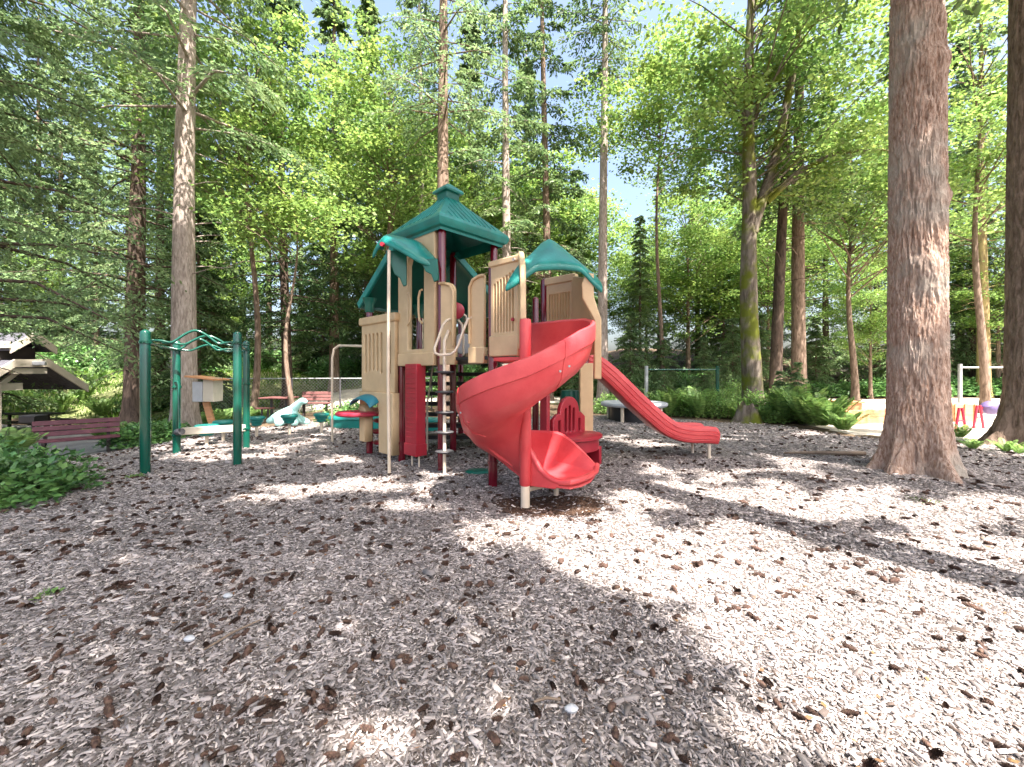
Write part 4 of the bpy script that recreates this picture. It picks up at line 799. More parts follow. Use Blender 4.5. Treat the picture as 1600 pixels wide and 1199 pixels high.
MB().tube([at(703, 499, 5.98), at(698, 501, 5.9), at(692, 508, 5.84), at(686, 526, 5.78), at(679, 545, 5.7), at(680, 552, 5.7), at(687, 555, 5.7), at(704, 554, 5.68), at(711, 549, 5.66), at(716, 540, 5.66), at(723, 519, 5.68), at(731, 499, 5.7), at(736, 496, 5.72), at(741, 495, 5.78)], .019, 10).build('loop_rail', M['cpipe'], ps)
c = at(713, 486, 6.5); MB().tube([c + Vector((0, .03, 0)), c + Vector((0, .015, 0)), c - Vector((0, .015, 0)), c - Vector((0, .03, 0))], [.10, .13, .13, .10], 24).build('steering_wheel', M['pink'], ps)
mb = MB(); u_ = Vector((1, .1, 0)); 
panel('grey_crawl_panel', rrect(0, 0, .24, .36, .08), [], .05, .01, at(713, 553, 7.5), (1, .1, 0), M['grey'], ps)
MB().tube([at(716, 500, 6.9), at(722, 508, 6.9), at(724, 530, 6.9), at(724, 556, 6.9)], .02, 8).build('inner_rail', M['cpipe'], ps)
MB().tube([at(716, 486, 7.6), at(728, 494, 7.6), at(733, 510, 7.6), at(733, 556, 7.6)], .02, 8).build('inner_rail', M['cpipe'], ps)
# ---------------------------------------------- spiral slide bay
oN = Vector((.73, -.68, 0)).normalized()
def wall(P, u, L, hfun, zb, slots, name, th=.06, extra=None):
    out = [(0, 0), (L, 0)] + [(L * (1 - i / 8), hfun(1 - i / 8)) for i in range(9)]
    return panel(name, out, slots, th, .012, P + Vector((0, 0, zb)), u, M['cream'], ps)
P1 = pC + oN * .06 + Vector((-.05, -.03, 0))
o = wall(P1, oN, .48, lambda t: 1.16 + .0 * t + .05 * t, 1.72, [slot(.075 + .052 * i, .28, .90 + .02 * i, .022) for i in range(7)], 'slide_side_panel')
panel('panel_rail', rrect(-.03, 1.12, .52, 1.2, .03), [], .1, .015, P1 + Vector((0, 0, 1.72)), oN, M['cream'], o)
panel('panel_base', rect(-.01, -.02, .49, .24), [], .1, .015, P1 + Vector((0, 0, 1.72)), oN, M['cream'], o)
for uu, vv, mm in ((.42, .42, 'dred'), (.44, 1.14, 'greywood')):
    q = P1 + oN * uu + nAC * .055 + Vector((0, 0, 1.72 + vv)); MB().tube([q, q + nAC * .02], .022, 10).build('bolt_cover', M[mm], o)
# left jamb standing on the slide column
CX, CY = .15, 4.7
ja = P1 + oN * .5; jb = Vector((CX - .02, CY + .06, 0)); 
panel('slide_jamb', [(0, 0), (.0, 1.18), ((jb - ja).length * .85, .95), ((jb - ja).length, .35), ((jb - ja).length, .3), (.1, .3), (.1, 0)], [], .07, .012, ja + Vector((0, 0, 1.78)), jb - ja, M['cream'], ps)
# right wall
P2 = pJ + oN * .05
o = wall(P2, oN, .5, lambda t: 1.12, 1.72, [slot(.06 + .05 * i, .16, .92, .022) for i in range(8)], 'slide_side_panel')
panel('panel_rail', rrect(-.03, 1.06, .52, 1.17, .03), [], .1, .015, P2 + Vector((0, 0, 1.72)), oN, M['cream'], o)
q0 = P2 + oN * .46; q1 = Vector((1.06, 5.12, 0)); L2 = (q1 - q0).length
panel('slide_front_panel', [(0, 0), (.0, 1.14), (L2 * .62, 1.0), (L2 * .6, .85), (L2 * .64, .68), (L2 * .8, .5), (L2, .38), (L2, 0)], [], .06, .012, q0 + Vector((0, 0, 1.72)), q1 - q0, M['cream'], ps)
panel('slide_front_edge', [(0, -.3), (.0, .42), (-.14, .68), (-.15, .85), (-.1, 1.0), (.0, .98), (.0, .7), (.09, .42), (.09, -.3)], [], .09, .015, q1 + Vector((-.06, -.03, 1.72)), (1, -.12, 0), M['cream'], ps)
# hood over the slide
Yf, Yb = 5.02, 5.65
frontr = dens([at(789, 448, 4.8), at(812, 434, 4.82), at(839, 414, 4.9), at(873, 413, Yf), at(908, 416, Yf), at(926, 436, Yf), at(942, 451, Yf)])
m1 = dens([at(795, 437, 4.86), at(816, 424, 4.88), at(841, 408, 4.98), at(872, 404, 5.12), at(904, 411, 5.12), at(924, 431, 5.14), at(941, 446, 5.15)])
m2 = dens([at(806, 420, 4.92), at(824, 408, 4.98), at(848, 387, 5.4), at(860, 382, 5.4), at(874, 389, 5.4), at(905, 412, 5.4), at(935, 437, 5.4)])
backr = dens([at(814, 410, 5.0), at(828, 399, 5.15), at(847, 379, Yb), at(858, 373, Yb), at(868, 379, Yb), at(896, 403, Yb), at(930, 431, Yb)])
drop = [p + Vector((0, .02, -.07)) for p in frontr]
hood = shell('slide_hood', [drop, frontr, m1, m2, backr], 'teal', .035)
# spiral trough
RIM = [(47, 2.12), (20, 2.10), (0, 2.05), (-45, 1.88), (-90, 1.60), (-135, 1.40), (-180, 1.20), (-225, .95), (-270, .70), (-300, .60), (-330, .55)]
def rimz(t):
    for (a, z), (b, z2) in zip(RIM, RIM[1:]):
        if a >= t >= b: return z + (z2 - z) * (a - t) / (a - b)
    return RIM[0][1] if t > 47 else RIM[-1][1]
SEC = [(.04, -.04), (.25, -.06), (.48, -.055), (.63, -.01), (.71, .08), (.73, .10), (.765, .22), (.785, .30), (.80, .305), (.805, .44), (.80, .475), (.77, .485), (.745, .46), (.73, .3), (.69, .12), (.60, .03), (.42, -.02), (.2, -.02), (.04, .0)]
RK = .97
secs = []
hd0 = Vector((.731, -.682, 0)); rd0 = Vector((.682, .731, 0))
for k in range(4):     # straight entry from the deck
    s_ = .55 * (1 - k / 4); secs.append([Vector((CX, CY, 0)) + rd0 * r * RK - hd0 * s_ + Vector((0, 0, 2.12 - .44 + h)) for r, h in SEC])
tend = -305
for i in range(73):
    t = 47 + (tend - 47) * i / 72; zf = rimz(t + 0) - .44
    if t < -240: zf = max(zf, .26)
    k = 1.0
    rh = [1.0] * len(SEC)
    secs.append([Vector((CX + RK * r * math.cos(R(t)), CY + RK * r * math.sin(R(t)), zf + h)) for r, h in SEC])
te = R(tend); hd = Vector((math.sin(te), -math.cos(te), 0)); rd = Vector((math.cos(te), math.sin(te), 0)); zf = .26
for k in range(1, 9):
    s_ = .43 * k / 8; f = k / 8; row = []
    for r, h in SEC:
        bow = math.sqrt(max(0, 1 - ((r - .4) / .5) ** 2)) * .16 * f
        hh = h * (1 - .8 * f ** 1.4) if h > 0 else h * (1 - .4 * f)
        row.append(Vector((CX, CY, 0)) + rd * r * RK + hd * (s_ + bow) + Vector((0, 0, zf + .02 * f + hh)))
    secs.append(row)
sp = MB().loft(secs).build('spiral_slide', M['red'], ps, ang=32)
# exit lip and inner rim of the run-out
lip = [Vector((CX, CY, 0)) + rd * r * RK + hd * (.43 + math.sqrt(max(0, 1 - ((r - .4) / .5) ** 2)) * .16) + Vector((0, 0, zf + .03 + (.04 if r < .7 else .04 + (r - .7) * .5))) for r in (.05, .12, .22, .34, .46, .58, .68, .76, .80)]
inn = [Vector((CX, CY, 0)) + rd * .05 + hd * s_ + Vector((0, 0, zf + z)) for s_, z in ((.0, .38), (.07, .30), (.16, .16), (.26, .09), (.35, .06), (.43, .05))]
MB().tube(inn + lip, .035, 10).build('slide_lip', M['red'], sp)
panel('run_out_side', [(0, -.05), (.36, -.03), (.41, .0), (.42, .04), (.35, .05), (.26, .09), (.17, .17), (.08, .29), (0, .40)], [], .05, .01, Vector((CX, CY, zf)) + rd * .05, hd, M['red'], sp)
for t in (-62, -158, -232):
    pts = [(CX + RK * (r + .002) * math.cos(R(t)), CY + RK * (r + .002) * math.sin(R(t)), rimz(t) - .44 + h - .002) for r, h in SEC[2:12]]
    MB().tube(pts, .0045, 6).build('mould_seam', M['red'], sp)
for t, h in ((-58, .2), (-66, .2), (-58, .38), (-66, .38), (-154, .2), (-162, .2)):
    c = Vector((CX + RK * .785 * math.cos(R(t)), CY + RK * .785 * math.sin(R(t)), rimz(t) - .44 + h)); d_ = Vector((math.cos(R(t)), math.sin(R(t)), 0)); MB().tube([c, c + d_ * .012], .012, 8).build('bolt', M['steel'], sp)
# swept ribs on the outer bowl
for off, t0_, t1_ in ((0, -150, -235), (1, -185, -262)):
    pts = []
    for i in range(14):
        t = t0_ + (t1_ - t0_) * i / 13; f = i / 13; r = (.72 - .46 * f) * RK; h = .09 - .15 * min(1, f * 1.3)
        pts.append((CX + r * math.cos(R(t)), CY + r * math.sin(R(t)), rimz(t) - .44 + h))
    MB().tube(pts, [.012 + .022 * math.sin(math.pi * min(1, (i + .3) / 13)) for i in range(14)], 8).build('slide_rib', M['red'], sp)
MB().lathe((CX, CY, 0), [(.052, .22), (.066, .24), (.066, 2.06), (.06, 2.1), (.0, 2.11)], 20).build('slide_column', M['red'], sp)
ft = MB().tube([(CX, CY, -.2), (CX, CY, .26)], .052, 16); fo = ft.build('slide_foot', M['cpipe'], sp)
f2 = at(869, 772, 5.1); f2.z = 0; MB().tube([(f2.x, f2.y, -.2), (f2.x, f2.y, .17)], .032, 12).build('slide_foot', M['cpipe'], sp)
MB().beam((CX, CY, .17), (f2.x, f2.y, .15), .04, .05).build('foot_brace', M['cpipe'], sp, bevel=.006)
# ---------------------------------------------- straight slide
path = [(1.18, 1.66), (1.38, 1.60), (1.58, 1.45), (1.80, 1.24), (2.05, .99), (2.3, .76), (2.52, .57), (2.72, .45), (2.92, .39), (3.12, .37), (3.3, .37), (3.42, .36), (3.48, .35)]
pts = []
for i in range(len(path) - 1):
    for k in range(3):
        p0 = path[max(i - 1, 0)]; p1 = path[i]; p2 = path[i + 1]; p3 = path[min(i + 2, len(path) - 1)]; t = k / 3
        f = lambda a, b, c, d: .5 * ((2 * b) + (-a + c) * t + (2 * a - 5 * b + 4 * c - d) * t * t + (-a + 3 * b - 3 * c + d) * t ** 3)
        pts.append((f(p0[0], p1[0], p2[0], p3[0]), f(p0[1], p1[1], p2[1], p3[1])))
pts.append(path[-1])
hw = .27
half = [(-hw + .02, -.02), (-hw - .03, .0), (-hw - .045, .04), (-hw - .038, .05), (-hw - .05, .06), (-hw - .05, .11), (-hw - .04, .12), (-hw - .05, .13), (-hw - .048, .18), (-hw - .036, .19), (-hw - .045, .20), (-hw - .035, .25), (-hw - .01, .275), (-hw + .02, .265), (-hw + .035, .23), (-hw + .04, .08), (-hw + .09, .03), (0, .02)]
full = half + [(-a, b) for a, b in half[:-1][::-1]]
secs = []; N_ = len(pts)
for i, (x, z) in enumerate(pts):
    a = pts[max(i - 1, 0)]; b = pts[min(i + 1, N_ - 1)]; tx, tz = b[0] - a[0], b[1] - a[1]; l_ = math.hypot(tx, tz); nx, nz_ = -tz / l_, tx / l_
    f = 1 if i < N_ - 4 else 1 - .12 * (i - N_ + 4) ** 1.3 / 1.5
    secs.append([Vector((x + nx * (h * f), 7.42 - (x - 1.2) * .045 + w_, z - .06 + nz_ * (h * f))) for w_, h in full])
ss = MB().loft(secs).build('straight_slide', M['red'], ps, ang=30)
ex = secs[-1][0]
for (px, py, Y) in ((1082, 712, 7.55), (1108, 719, 7.1)):
    b = at(px, py, Y); t = .36
    MB().tube([(b.x, b.y, -.12), (b.x, b.y, t - .12), (b.x + .01, b.y + .03, t - .05), (b.x - .04, b.y + (.1 if Y < 7.3 else -.1), t - .03)], .026, 12).build('slide_leg', M['cpipe'], ss)
for px in (914, 926): pass
panel('slide_top_panel', [(0, 0), (.9, 0), (.9, 1.0), (.75, 1.12), (.15, 1.12), (0, 1.0)], [slot(.12 + .083 * i, .25, .95, .035) for i in range(9)], .06, .012, pJ + vN * .12 + Vector((0, 0, 1.66)), vN, M['cream'], ps)
panel('end_post', rect(0, 0, .22, 1.35), [], .1, .012, Vector((1.12, 6.9, .3)), (1, .1, 0), M['cream'], ps)
MB().lathe((1.02, 7.3, .9), [(.0, -.3), (.16, -.28), (.2, 0), (.16, .28), (0, .3)], 18).build('play_drum', M['green'], ps)
# ---------------------------------------------- little red bench under the slide deck
bd = (pK - pJ).normalized(); bn = Vector((bd.y, -bd.x, 0)); b0 = pJ + bd * .10 + bn * .05
Lb = .86
top = [(Lb, .78), (Lb * .86, .86)] + [(Lb / 2 + .26 * math.cos(R(t)), .86 + .26 * math.sin(R(t))) for t in range(0, 181, 20)] + [(Lb * .14, .86), (0, .78)]
bk = panel('bench_back', [(0, .0), (Lb, .0)] + top, [slot(Lb / 2 + .105 * k, .56, .98 - .04 * abs(k), .065) for k in (-1, 0, 1)] + [rrect(Lb / 2 + .24 * s_ - .03 + .03 * s_, .55, Lb / 2 + .24 * s_ + .03 + .03 * s_, .76, .01, 2) for s_ in (-1, 1)], .07, .012, b0, bd, M['dred'], ps)
seat = b0 + bd * Lb / 2 + bn * .2
a_ = math.atan2(bd.y, bd.x)
def rot2(x, y, c): return Vector((c.x + x * math.cos(a_) - y * math.sin(a_), c.y + x * math.sin(a_) + y * math.cos(a_), 0))
def dsh(rx, ry, z, n=14): return [rot2(-rx, .2, seat) + Vector((0, 0, z))] + [rot2(-rx * math.cos(math.pi * i / n), -ry * math.sin(math.pi * i / n), seat) + Vector((0, 0, z)) for i in range(n + 1)] + [rot2(rx, .2, seat) + Vector((0, 0, z))]
MB().loft([dsh(.46, .26, .47), dsh(.49, .3, .485), dsh(.49, .3, .52), dsh(.46, .27, .54)]).build('bench_seat', M['dred'], ps)
MB().loft([dsh(.44, .24, .30), dsh(.44, .24, .47)]).build('bench_apron', M['dred'], ps)
for s_ in (-1, 1):
    q = rot2(.42 * s_, .02, seat); MB().box((q.x, q.y, .14), (.07, .3, .36), Matrix.Rotation(a_, 3, 'Z')).build('bench_side', M['dred'], ps, bevel=.01)
MB().box(rot2(0, .15, seat) + Vector((0, 0, .16)), (.84, .05, .32), Matrix.Rotation(a_, 3, 'Z')).build('bench_kickboard', M['dred'], ps)
MB().box(pJ + Vector((.0, -.03, .62)), (.08, .14, 1.1), Matrix.Rotation(a_, 3, 'Z')).build('bench_side_post', M['dred'], ps, bevel=.015)
# ------------------------------------------------ green overhead bars
mf = empty('overhead_bar_frame', (-5.2, 7.1, 0), 'green four-post frame with wavy overhead bars left of the climber', 'climbing frame')
fp = {}
for k, (px, py, top, rr) in {'a': (227, 740, 515, .066), 'b': (371, 728, 518, .062), 'c': (276, 711, 532, .062), 'd': (385, 702, 532, .060)}.items():
    Y = 975 / (py - HY); x = (px - 800) / F * Y; z = at(px, top, Y).z; fp[k] = Vector((x, Y, z))
    o = MB().lathe((x, Y, 0), [(rr, G(x, Y) - .1), (rr, z - .06)] + [(rr * math.cos(R(a)), z - .06 + .06 * math.sin(R(a))) for a in (20, 40, 60, 80)] + [(0, z)], 24).build('post', M['gpost'], mf)
    for zc in ([z - .19] if k in 'ab' else [z - .17, z - .9 + .05, z - 1.72]):
        MB().lathe((x, Y, zc), [(rr + .001, -.025), (rr + .012, -.02), (rr + .012, .02), (rr + .001, .025)], 24).tube([(x, Y - rr, zc), (x, Y - rr - .03, zc)], .014, 8).tube([(x + .04, Y - rr + .01, zc), (x + .04, Y - rr - .02, zc)], .01, 8).build('clamp', M['gpost'], o)
def wave(a, b, z0, amp, dy, lift=0):
    pts = []
    for i in range(25):
        t = i / 24; g = math.exp(-((t - .5) / .17) ** 2) if amp > 0 else -.45 * math.exp(-((t - .5) / .17) ** 2)
        p = a.lerp(b, t); pts.append(Vector((p.x, p.y + dy, z0 + abs(amp) * g - .25 * abs(amp) * math.exp(-((t - .24) / .07) ** 2) - .25 * abs(amp) * math.exp(-((t - .76) / .07) ** 2) + lift)))
    return pts
a, b, c, d = fp['a'], fp['b'], fp['c'], fp['d']
MB().tube(wave(a, b, 1.98, .17, .05), .019, 10).build('wavy_bar', M['gpost'], mf)
MB().tube(wave(a, b, 1.96, .13, .30), .019, 10).build('wavy_bar', M['gpost'], mf)
MB().tube(wave(c, d, 1.93, .17, -.35), .019, 10).build('wavy_bar', M['gpost'], mf)
MB().tube(wave(c, d, 1.91, .1, -.1), .019, 10).build('wavy_bar', M['gpost'], mf)
MB().tube([(a.x, a.y, 1.95), (c.x, c.y, 1.90)], .02, 10).build('side_bar', M['gpost'], mf)
MB().tube([(b.x, b.y, 1.95), (d.x, d.y, 1.93)], .02, 10).build('side_bar', M['gpost'], mf)
MB().beam((c.x + .1, c.y - .02, .43), (d.x, d.y - .02, .42), .09, .13).build('low_beam', M['beam'], mf, bevel=.01)
MB().tube([(c.x + .05, c.y - .05, .42), (c.x + .17, c.y - .1, .44)], .06, 12).build('beam_socket', M['dgrey'], mf)
MB().tube([(c.x + .02, c.y - .06, 1.33), (c.x + .1, c.y - .1, 1.33), (c.x + .13, c.y - .12, 1.28), (c.x + .17, c.y - .15, .5)], .017, 8).build('hand_bar', M['gpost'], mf)
# ------------------------------------------------ balance pods
def pod(px, pyt, pyb, wpx, lab):
    Y = 975 / (pyb - HY); x = (px - 800) / F * Y; zt = at(px, pyt, Y).z; r = wpx * Y / F / 2; g = G(x, Y)
    t = empty('balance_pod', (x, Y, g), lab, 'balance pod', 'green balance pods on cream posts')
    zt -= g
    MB().lathe((0, 0, zt), [(0, 0), (r * .9, 0), (r, -.025), (r * .98, -.06), (r * .8, -.085), (r * .76, -.13), (r * .6, -.15), (r * .57, -.2), (r * .4, -.22), (0, -.22)], 24).build('pod_top', M['teal'], t, org=(0, 0, 0))
    MB().tube([(0, 0, -.1), (0, 0, zt - .2)], .035, 12).build('stem', M['cpipe'], t, org=(0, 0, 0))
pod(323, 664, 697, 34, 'nearest green balance pod, low behind the pale beam of the bar frame')
pod(349, 657, 690, 29, 'green balance pod just behind the pale beam, beside the small wooden box')
pod(401, 651, 684, 24, 'green stepped balance pod right of the bar frame posts')
pod(452, 648, 679, 25, 'green stepped balance pod in front of the pale aqua animal')
pod(502, 646, 676, 23, 'green stepped balance pod right of the pale aqua animal, before the ivy')
# curved green balance platform
t = empty('balance_platform', (-4.2, 11.4, 0), 'low curved green platform on short legs behind the climber', 'balance platform')
for (x, y, rx, nm) in ((-4.45, 11.5, .62, 'platform_top'), (-3.35, 11.3, .55, 'platform_top'), (-2.3, 10.9, .5, 'platform_top')):
    MB().lathe((x, y, .28), [(0, .02), (rx * .95, .02), (rx, -.01), (rx, -.06), (rx * .93, -.08), (rx * .88, -.3), (0, -.3)], 24, 1, .6).build(nm, M['teal'], t)
# ------------------------------------------------ pale aqua climbing animal (low body, raised neck)
def skin(name, vs, es, rad, m, parent, sub=2):
    me = bpy.data.meshes.new(name); me.from_pydata([tuple(v) for v in vs], es, []); o = link(name, me, m, parent)
    o.modifiers.new('skin', 'SKIN'); 
    for i, r in enumerate(rad): me.skin_vertices[0].data[i].radius = (r, r) if not isinstance(r, tuple) else r
    me.skin_vertices[0].data[0].use_root = True
    s_ = o.modifiers.new('sub', 'SUBSURF'); s_.levels = sub; s_.render_levels = sub
    dg = bpy.context.evaluated_depsgraph_get(); dg.update(); m2 = bpy.data.meshes.new_from_object(o.evaluated_get(dg)); o.modifiers.clear(); o.data = m2
    for p in m2.polygons: p.use_smooth = True
    if not m2.materials: m2.materials.append(m)
    return o
ax, ay = (447 - 800) / F * 11.7, 11.7
an = skin('animal_climber', [(0, 0, .34), (-.28, 0, .24), (-.55, 0, .12), (.22, -.02, .50), (.38, -.02, .66), (.50, -.03, .75), (.62, -.04, .66), (.25, -.15, .22), (.42, -.25, .08), (-.08, -.2, .15), (-.05, -.32, .05), (.3, .25, .15), (.5, .35, .06)],
          [(0, 1), (1, 2), (0, 3), (3, 4), (4, 5), (5, 6), (0, 7), (7, 8), (0, 9), (9, 10), (0, 11), (11, 12)], [.22, .15, .07, .13, .10, .11, .06, .14, .09, .13, .1, .12, .08], M['aqua'], None)
an.location = (ax, ay, G(ax, ay)); setp(an, 'pale aqua plastic animal climber with low body and raised neck', 'play sculpture')
# ------------------------------------------------ round grey-topped drum right of the climber
Y = 12.6; dx = (990 - 800) / F * Y; g = G(dx, Y)
t = empty('round_play_table', (dx, Y, g), 'round grey-topped platform on a dark drum behind the straight slide', 'play table')
MB().lathe((0, 0, .56), [(0, .03), (.9, .03), (.97, .01), (.98, -.04), (.95, -.09), (.86, -.10), (0, -.1)], 40).build('table_top', M['grey'], t, org=(0, 0, 0))
MB().lathe((0, 0, 0), [(.70, -.1), (.70, .47)], 32).build('drum', M['black'], t, org=(0, 0, 0))
for a in range(4): MB().tube([(.82 * math.cos(a * 1.57 + .9 + 1.57), .82 * math.sin(a * 1.57 + .9 + 1.57), -.1), (.82 * math.cos(a * 1.57 + .9 + 1.57), .82 * math.sin(a * 1.57 + .9 + 1.57), .48)], .05, 12).build('leg', M['cpipe'], t, org=(0, 0, 0))
# ------------------------------------------------ pull-up bars
def pullup(px0, px1, ytop, Y, lab, m0, m1, mbar, hb):
    a = at(px0, ytop, Y); b = at(px1, ytop, Y); t = empty('pull_up_bar', (a.x, a.y, G(a.x, a.y)), lab, 'exercise bar')
    for p, mm in ((a, m0), (b, m1)):
        if mm: MB().tube([(p.x, p.y, G(p.x, p.y) - .2), (p.x, p.y, p.z)], .07, 14).build('post', M[mm], t, org=t.location)
    MB().tube([(a.x, a.y, a.z - .14), (b.x, b.y, b.z - .14)], .032, 10).build('bar', M[mbar], t, org=t.location)
pullup(1010, 1121, 572, 15.5, 'green exercise bar between two posts standing behind the ferns', 'steel', 'gpost', 'gpost', 0)
pullup(1500, 1600, 569, 17, 'pale steel swing frame with top bar between the two large right-hand trunks', 'steel', 'steel', 'steel', 0)
# ------------------------------------------------ bench, left
def slat_bench(name, L, m, lab, loc, rz, cat='bench', legh=.44, back=True, group=None):
    t = empty(name, loc, lab, cat, group, rz=rz)
    for i in range(3): MB().box((0, -.32 + .12 * i, legh), (L, .105, .045)).build('seat_slat', M[m], t, org=(0, 0, 0), bevel=.008)
    if back:
        for i in range(3): MB().box((0, .05 + .02 * i, legh + .12 + .115 * i), (L, .045, .10), Matrix.Rotation(R(-12), 3, 'X')).build('back_slat', M[m], t, org=(0, 0, 0), bevel=.008)
    for s_ in (-1, 1):
        MB().box((s_ * L * .36, -.15, (legh - .15) / 2), (.07, .1, legh + .1)).build('leg', M['darkw'], t, org=(0, 0, 0), bevel=.006)
        MB().box((s_ * L * .36, -.18, legh - .045), (.06, .42, .045)).build('seat_arm', M['darkw'], t, org=(0, 0, 0))
        if back: MB().box((s_ * L * .36, .10, legh + .16), (.06, .05, .46), Matrix.Rotation(R(-12), 3, 'X')).build('back_support', M['darkw'], t, org=(0, 0, 0))
    return t
slat_bench('slatted_bench', 1.35, 'benchw', 'maroon slatted bench at the edge of the path beside the leafy bush', (-9.6, 9.2, G(-9.6, 9.2) + .02), R(44), legh=.37)
# far fence-side furniture
t = empty('picnic_table', ((436 - 800) / F * 14.2, 14.2, G(-7.9, 14.2)), 'small red-topped picnic table in front of the chain-link fence', 'picnic table')
MB().box((0, 0, .74), (.95, .8, .05)).build('table_top', M['redwood'], t, org=(0, 0, 0), bevel=.01)
for s_ in (-.25, .25): MB().box((s_, 0, .35), (.07, .07, .75)).build('leg', M['dgrey'], t, org=(0, 0, 0))
t = empty('red_stool_bench', ((414 - 800) / F * 13.6, 13.6, G(-8, 13.6)), 'short backless red bench left of the small picnic table', 'bench')
MB().box((0, 0, .44), (.5, .28, .05)).build('seat', M['redwood'], t, org=(0, 0, 0), bevel=.008)
for s_ in (-.1, .1): MB().box((s_, 0, .2), (.04, .06, .46)).build('leg', M['dgrey'], t, org=(0, 0, 0))
slat_bench('slatted_bench', 1.1, 'redwood', 'small dark slatted bench by the fence, seen beside the aqua animal', ((495 - 800) / F * 15.2, 15.2, G(-7, 15.2)), R(4), legh=.42)
# notice box leaning on the pale trunk
t = empty('wooden_box', (at(322, 612, 10.9).x, 10.9, 0), 'small wooden box with grey door and slanted lid fixed beside the pale trunk', 'box')
z_ = at(322, 612, 10.9).z - 0
MB().box((-.10, 0, z_), (.26, .35, .52)).build('box_door', M['grey'], t, org=(0, 0, 0), bevel=.01)
MB().box((.17, .02, z_ + .05), (.27, .37, .62)).build('box_side', M['beam'], t, org=(0, 0, 0), bevel=.01)
MB().beam((-.34, 0, z_ + .40), (.42, 0, z_ + .31), .6, .04).build('lid', M['wood'], t, org=(0, 0, 0), bevel=.006)
MB().beam((-.05, .05, z_ - .22), (.18, .1, G(-8, 10.9) - .1), .1, .14).build('prop_post', M['wood'], t, org=(0, 0, 0))
# ------------------------------------------------ chain-link fence
fa = Vector((-12.5, 16.2, 0)); fb = Vector((-3.4, 17.6, 0)); t = empty('chain_link_fence', fa, 'grey chain-link fence with top rail in front of the sunny clearing', 'fence')
nspan = 5; hF = 1.42
def gz(p): return G(p.x, p.y)
for i in range(nspan + 1): p = fa.lerp(fb, i / nspan); MB().tube([(p.x, p.y, gz(p) - .1), (p.x, p.y, 1.28)], .035, 10).build('fence_post', M['dgrey'], t)
MB().tube([fa.lerp(fb, i / 10) + Vector((0, 0, 1.25)) for i in range(11)], .024, 8).build('top_rail', M['steel'], t)
mb = MB(); L = (fb - fa).length; u = (fb - fa).normalized(); zb, zt = -.15, 1.25; hh = zt - zb; n = int((L + hh) / .13)
for i in range(n):
    for sg in (1, -1):
        s0 = i * .13 - (hh if sg > 0 else 0); s1 = s0 + hh
        zz0, zz1 = (zb, zt) if sg > 0 else (zt, zb)
        ta, tb = 0, 1
        if s0 < 0: ta = -s0 / hh
        if s1 > L: tb = 1 - (s1 - L) / hh
        if tb - ta < .02: continue
        pA_ = fa + u * (s0 + hh * ta) + Vector((0, 0, zz0 + (zz1 - zz0) * ta)); pB_ = fa + u * (s0 + hh * tb) + Vector((0, 0, zz0 + (zz1 - zz0) * tb)); mb.tube([pA_, pB_], .0028, 3, caps=False)
mb.build('wire_mesh', M['steel'], t)
# ------------------------------------------------ picnic shelter, far left
SO = Vector((-17.5, 16, 0)); sf = Vector((.10, .99, 0)).normalized(); sb = Vector((-.99, .10, 0)).normalized(); Y = 16
t = empty('picnic_shelter', (-18.3, 17.2, G(-18.3, 17.2)), 'open picnic shelter with stacked grey gable roofs at the left edge', 'shelter')
def sp_(px, py, back=0.0):
    """point on the shelter's gable front seen at this pixel, pushed back along its ridge"""
    k = (px - 800) / F; s_ = (16 * k + 17.5) / (sf.x - sf.y * k); p = SO + sf * s_; p.z = H0 + (HY - py) / F * p.y; return p + sb * back
def gable(P, dep, name, m, th=.16):
    secs = [[p - sb * -d for p in P] + [p - sb * -d - Vector((0, 0, th)) for p in reversed(P)] for d in (.03, dep)]
    o = MB().loft(secs).build(name, M[m], t, smooth=False); bb = MB(); f_ = -sb * .05
    for a_, b_ in zip(P, P[1:]):
        q = [a_ + Vector((0, 0, .03)), b_ + Vector((0, 0, .03)), b_ - Vector((0, 0, .25)), a_ - Vector((0, 0, .25))]
        bb.add([v + f_ for v in q] + [v + sb * .027 for v in q], [(0, 1, 2, 3), (7, 6, 5, 4), (0, 4, 5, 1), (3, 2, 6, 7), (0, 3, 7, 4), (1, 5, 6, 2)])
    bb.build('barge_board', M['beam'], o, smooth=False); return o
eL = sp_(-52, 603); eL.z = sp_(137, 603).z
gable([sp_(137, 603), sp_(75, 563), sp_(22, 563), eL], 5.0, 'lower_roof', 'shingle')
uL = sp_(16, 541)
gable([sp_(88, 544), sp_(55, 520), uL], 4.0, 'upper_roof', 'shingle')
MB().beam(sp_(16, 539, -.05) - sf * .05, sp_(16, 539, 4.0) - sf * .05, .06, .22).build('fascia', M['beam'], t)
MB().box(sp_(45, 552, 1.6), (1.1, 2.2, .5), Matrix.Rotation(math.atan2(sf.y, sf.x), 3, 'Z')).build('clerestory', M['darkw'], t)
def spost(p): MB().box((p.x, p.y, (p.z - 1.2) / 2), (.22, .22, p.z + 1.2), Matrix.Rotation(math.atan2(sf.y, sf.x), 3, 'Z')).build('post', M['beam'], t, bevel=.01)
for px_, bk in ((4, .3), (4, 4.6), (118, 4.6)): spost(sp_(px_, 600, bk))
MB().beam(sp_(18, 580, .06), sp_(74, 580, .06), .1, .2).build('tie_beam', M['beam'], t)
MB().beam(sp_(-10, 606, .3), sp_(44, 604, .3), .16, .26).build('low_beam', M['beam'], t)
MB().beam(sp_(7, 604, .28), sp_(36, 582, .28), .12, .15).build('knee_brace', M['beam'], t)
MB().box(sp_(56, 568, -.15), (.34, .2, .15), Matrix.Rotation(R(35), 3, 'Z')).build('flood_lamp', M['grey'], t, bevel=.03)
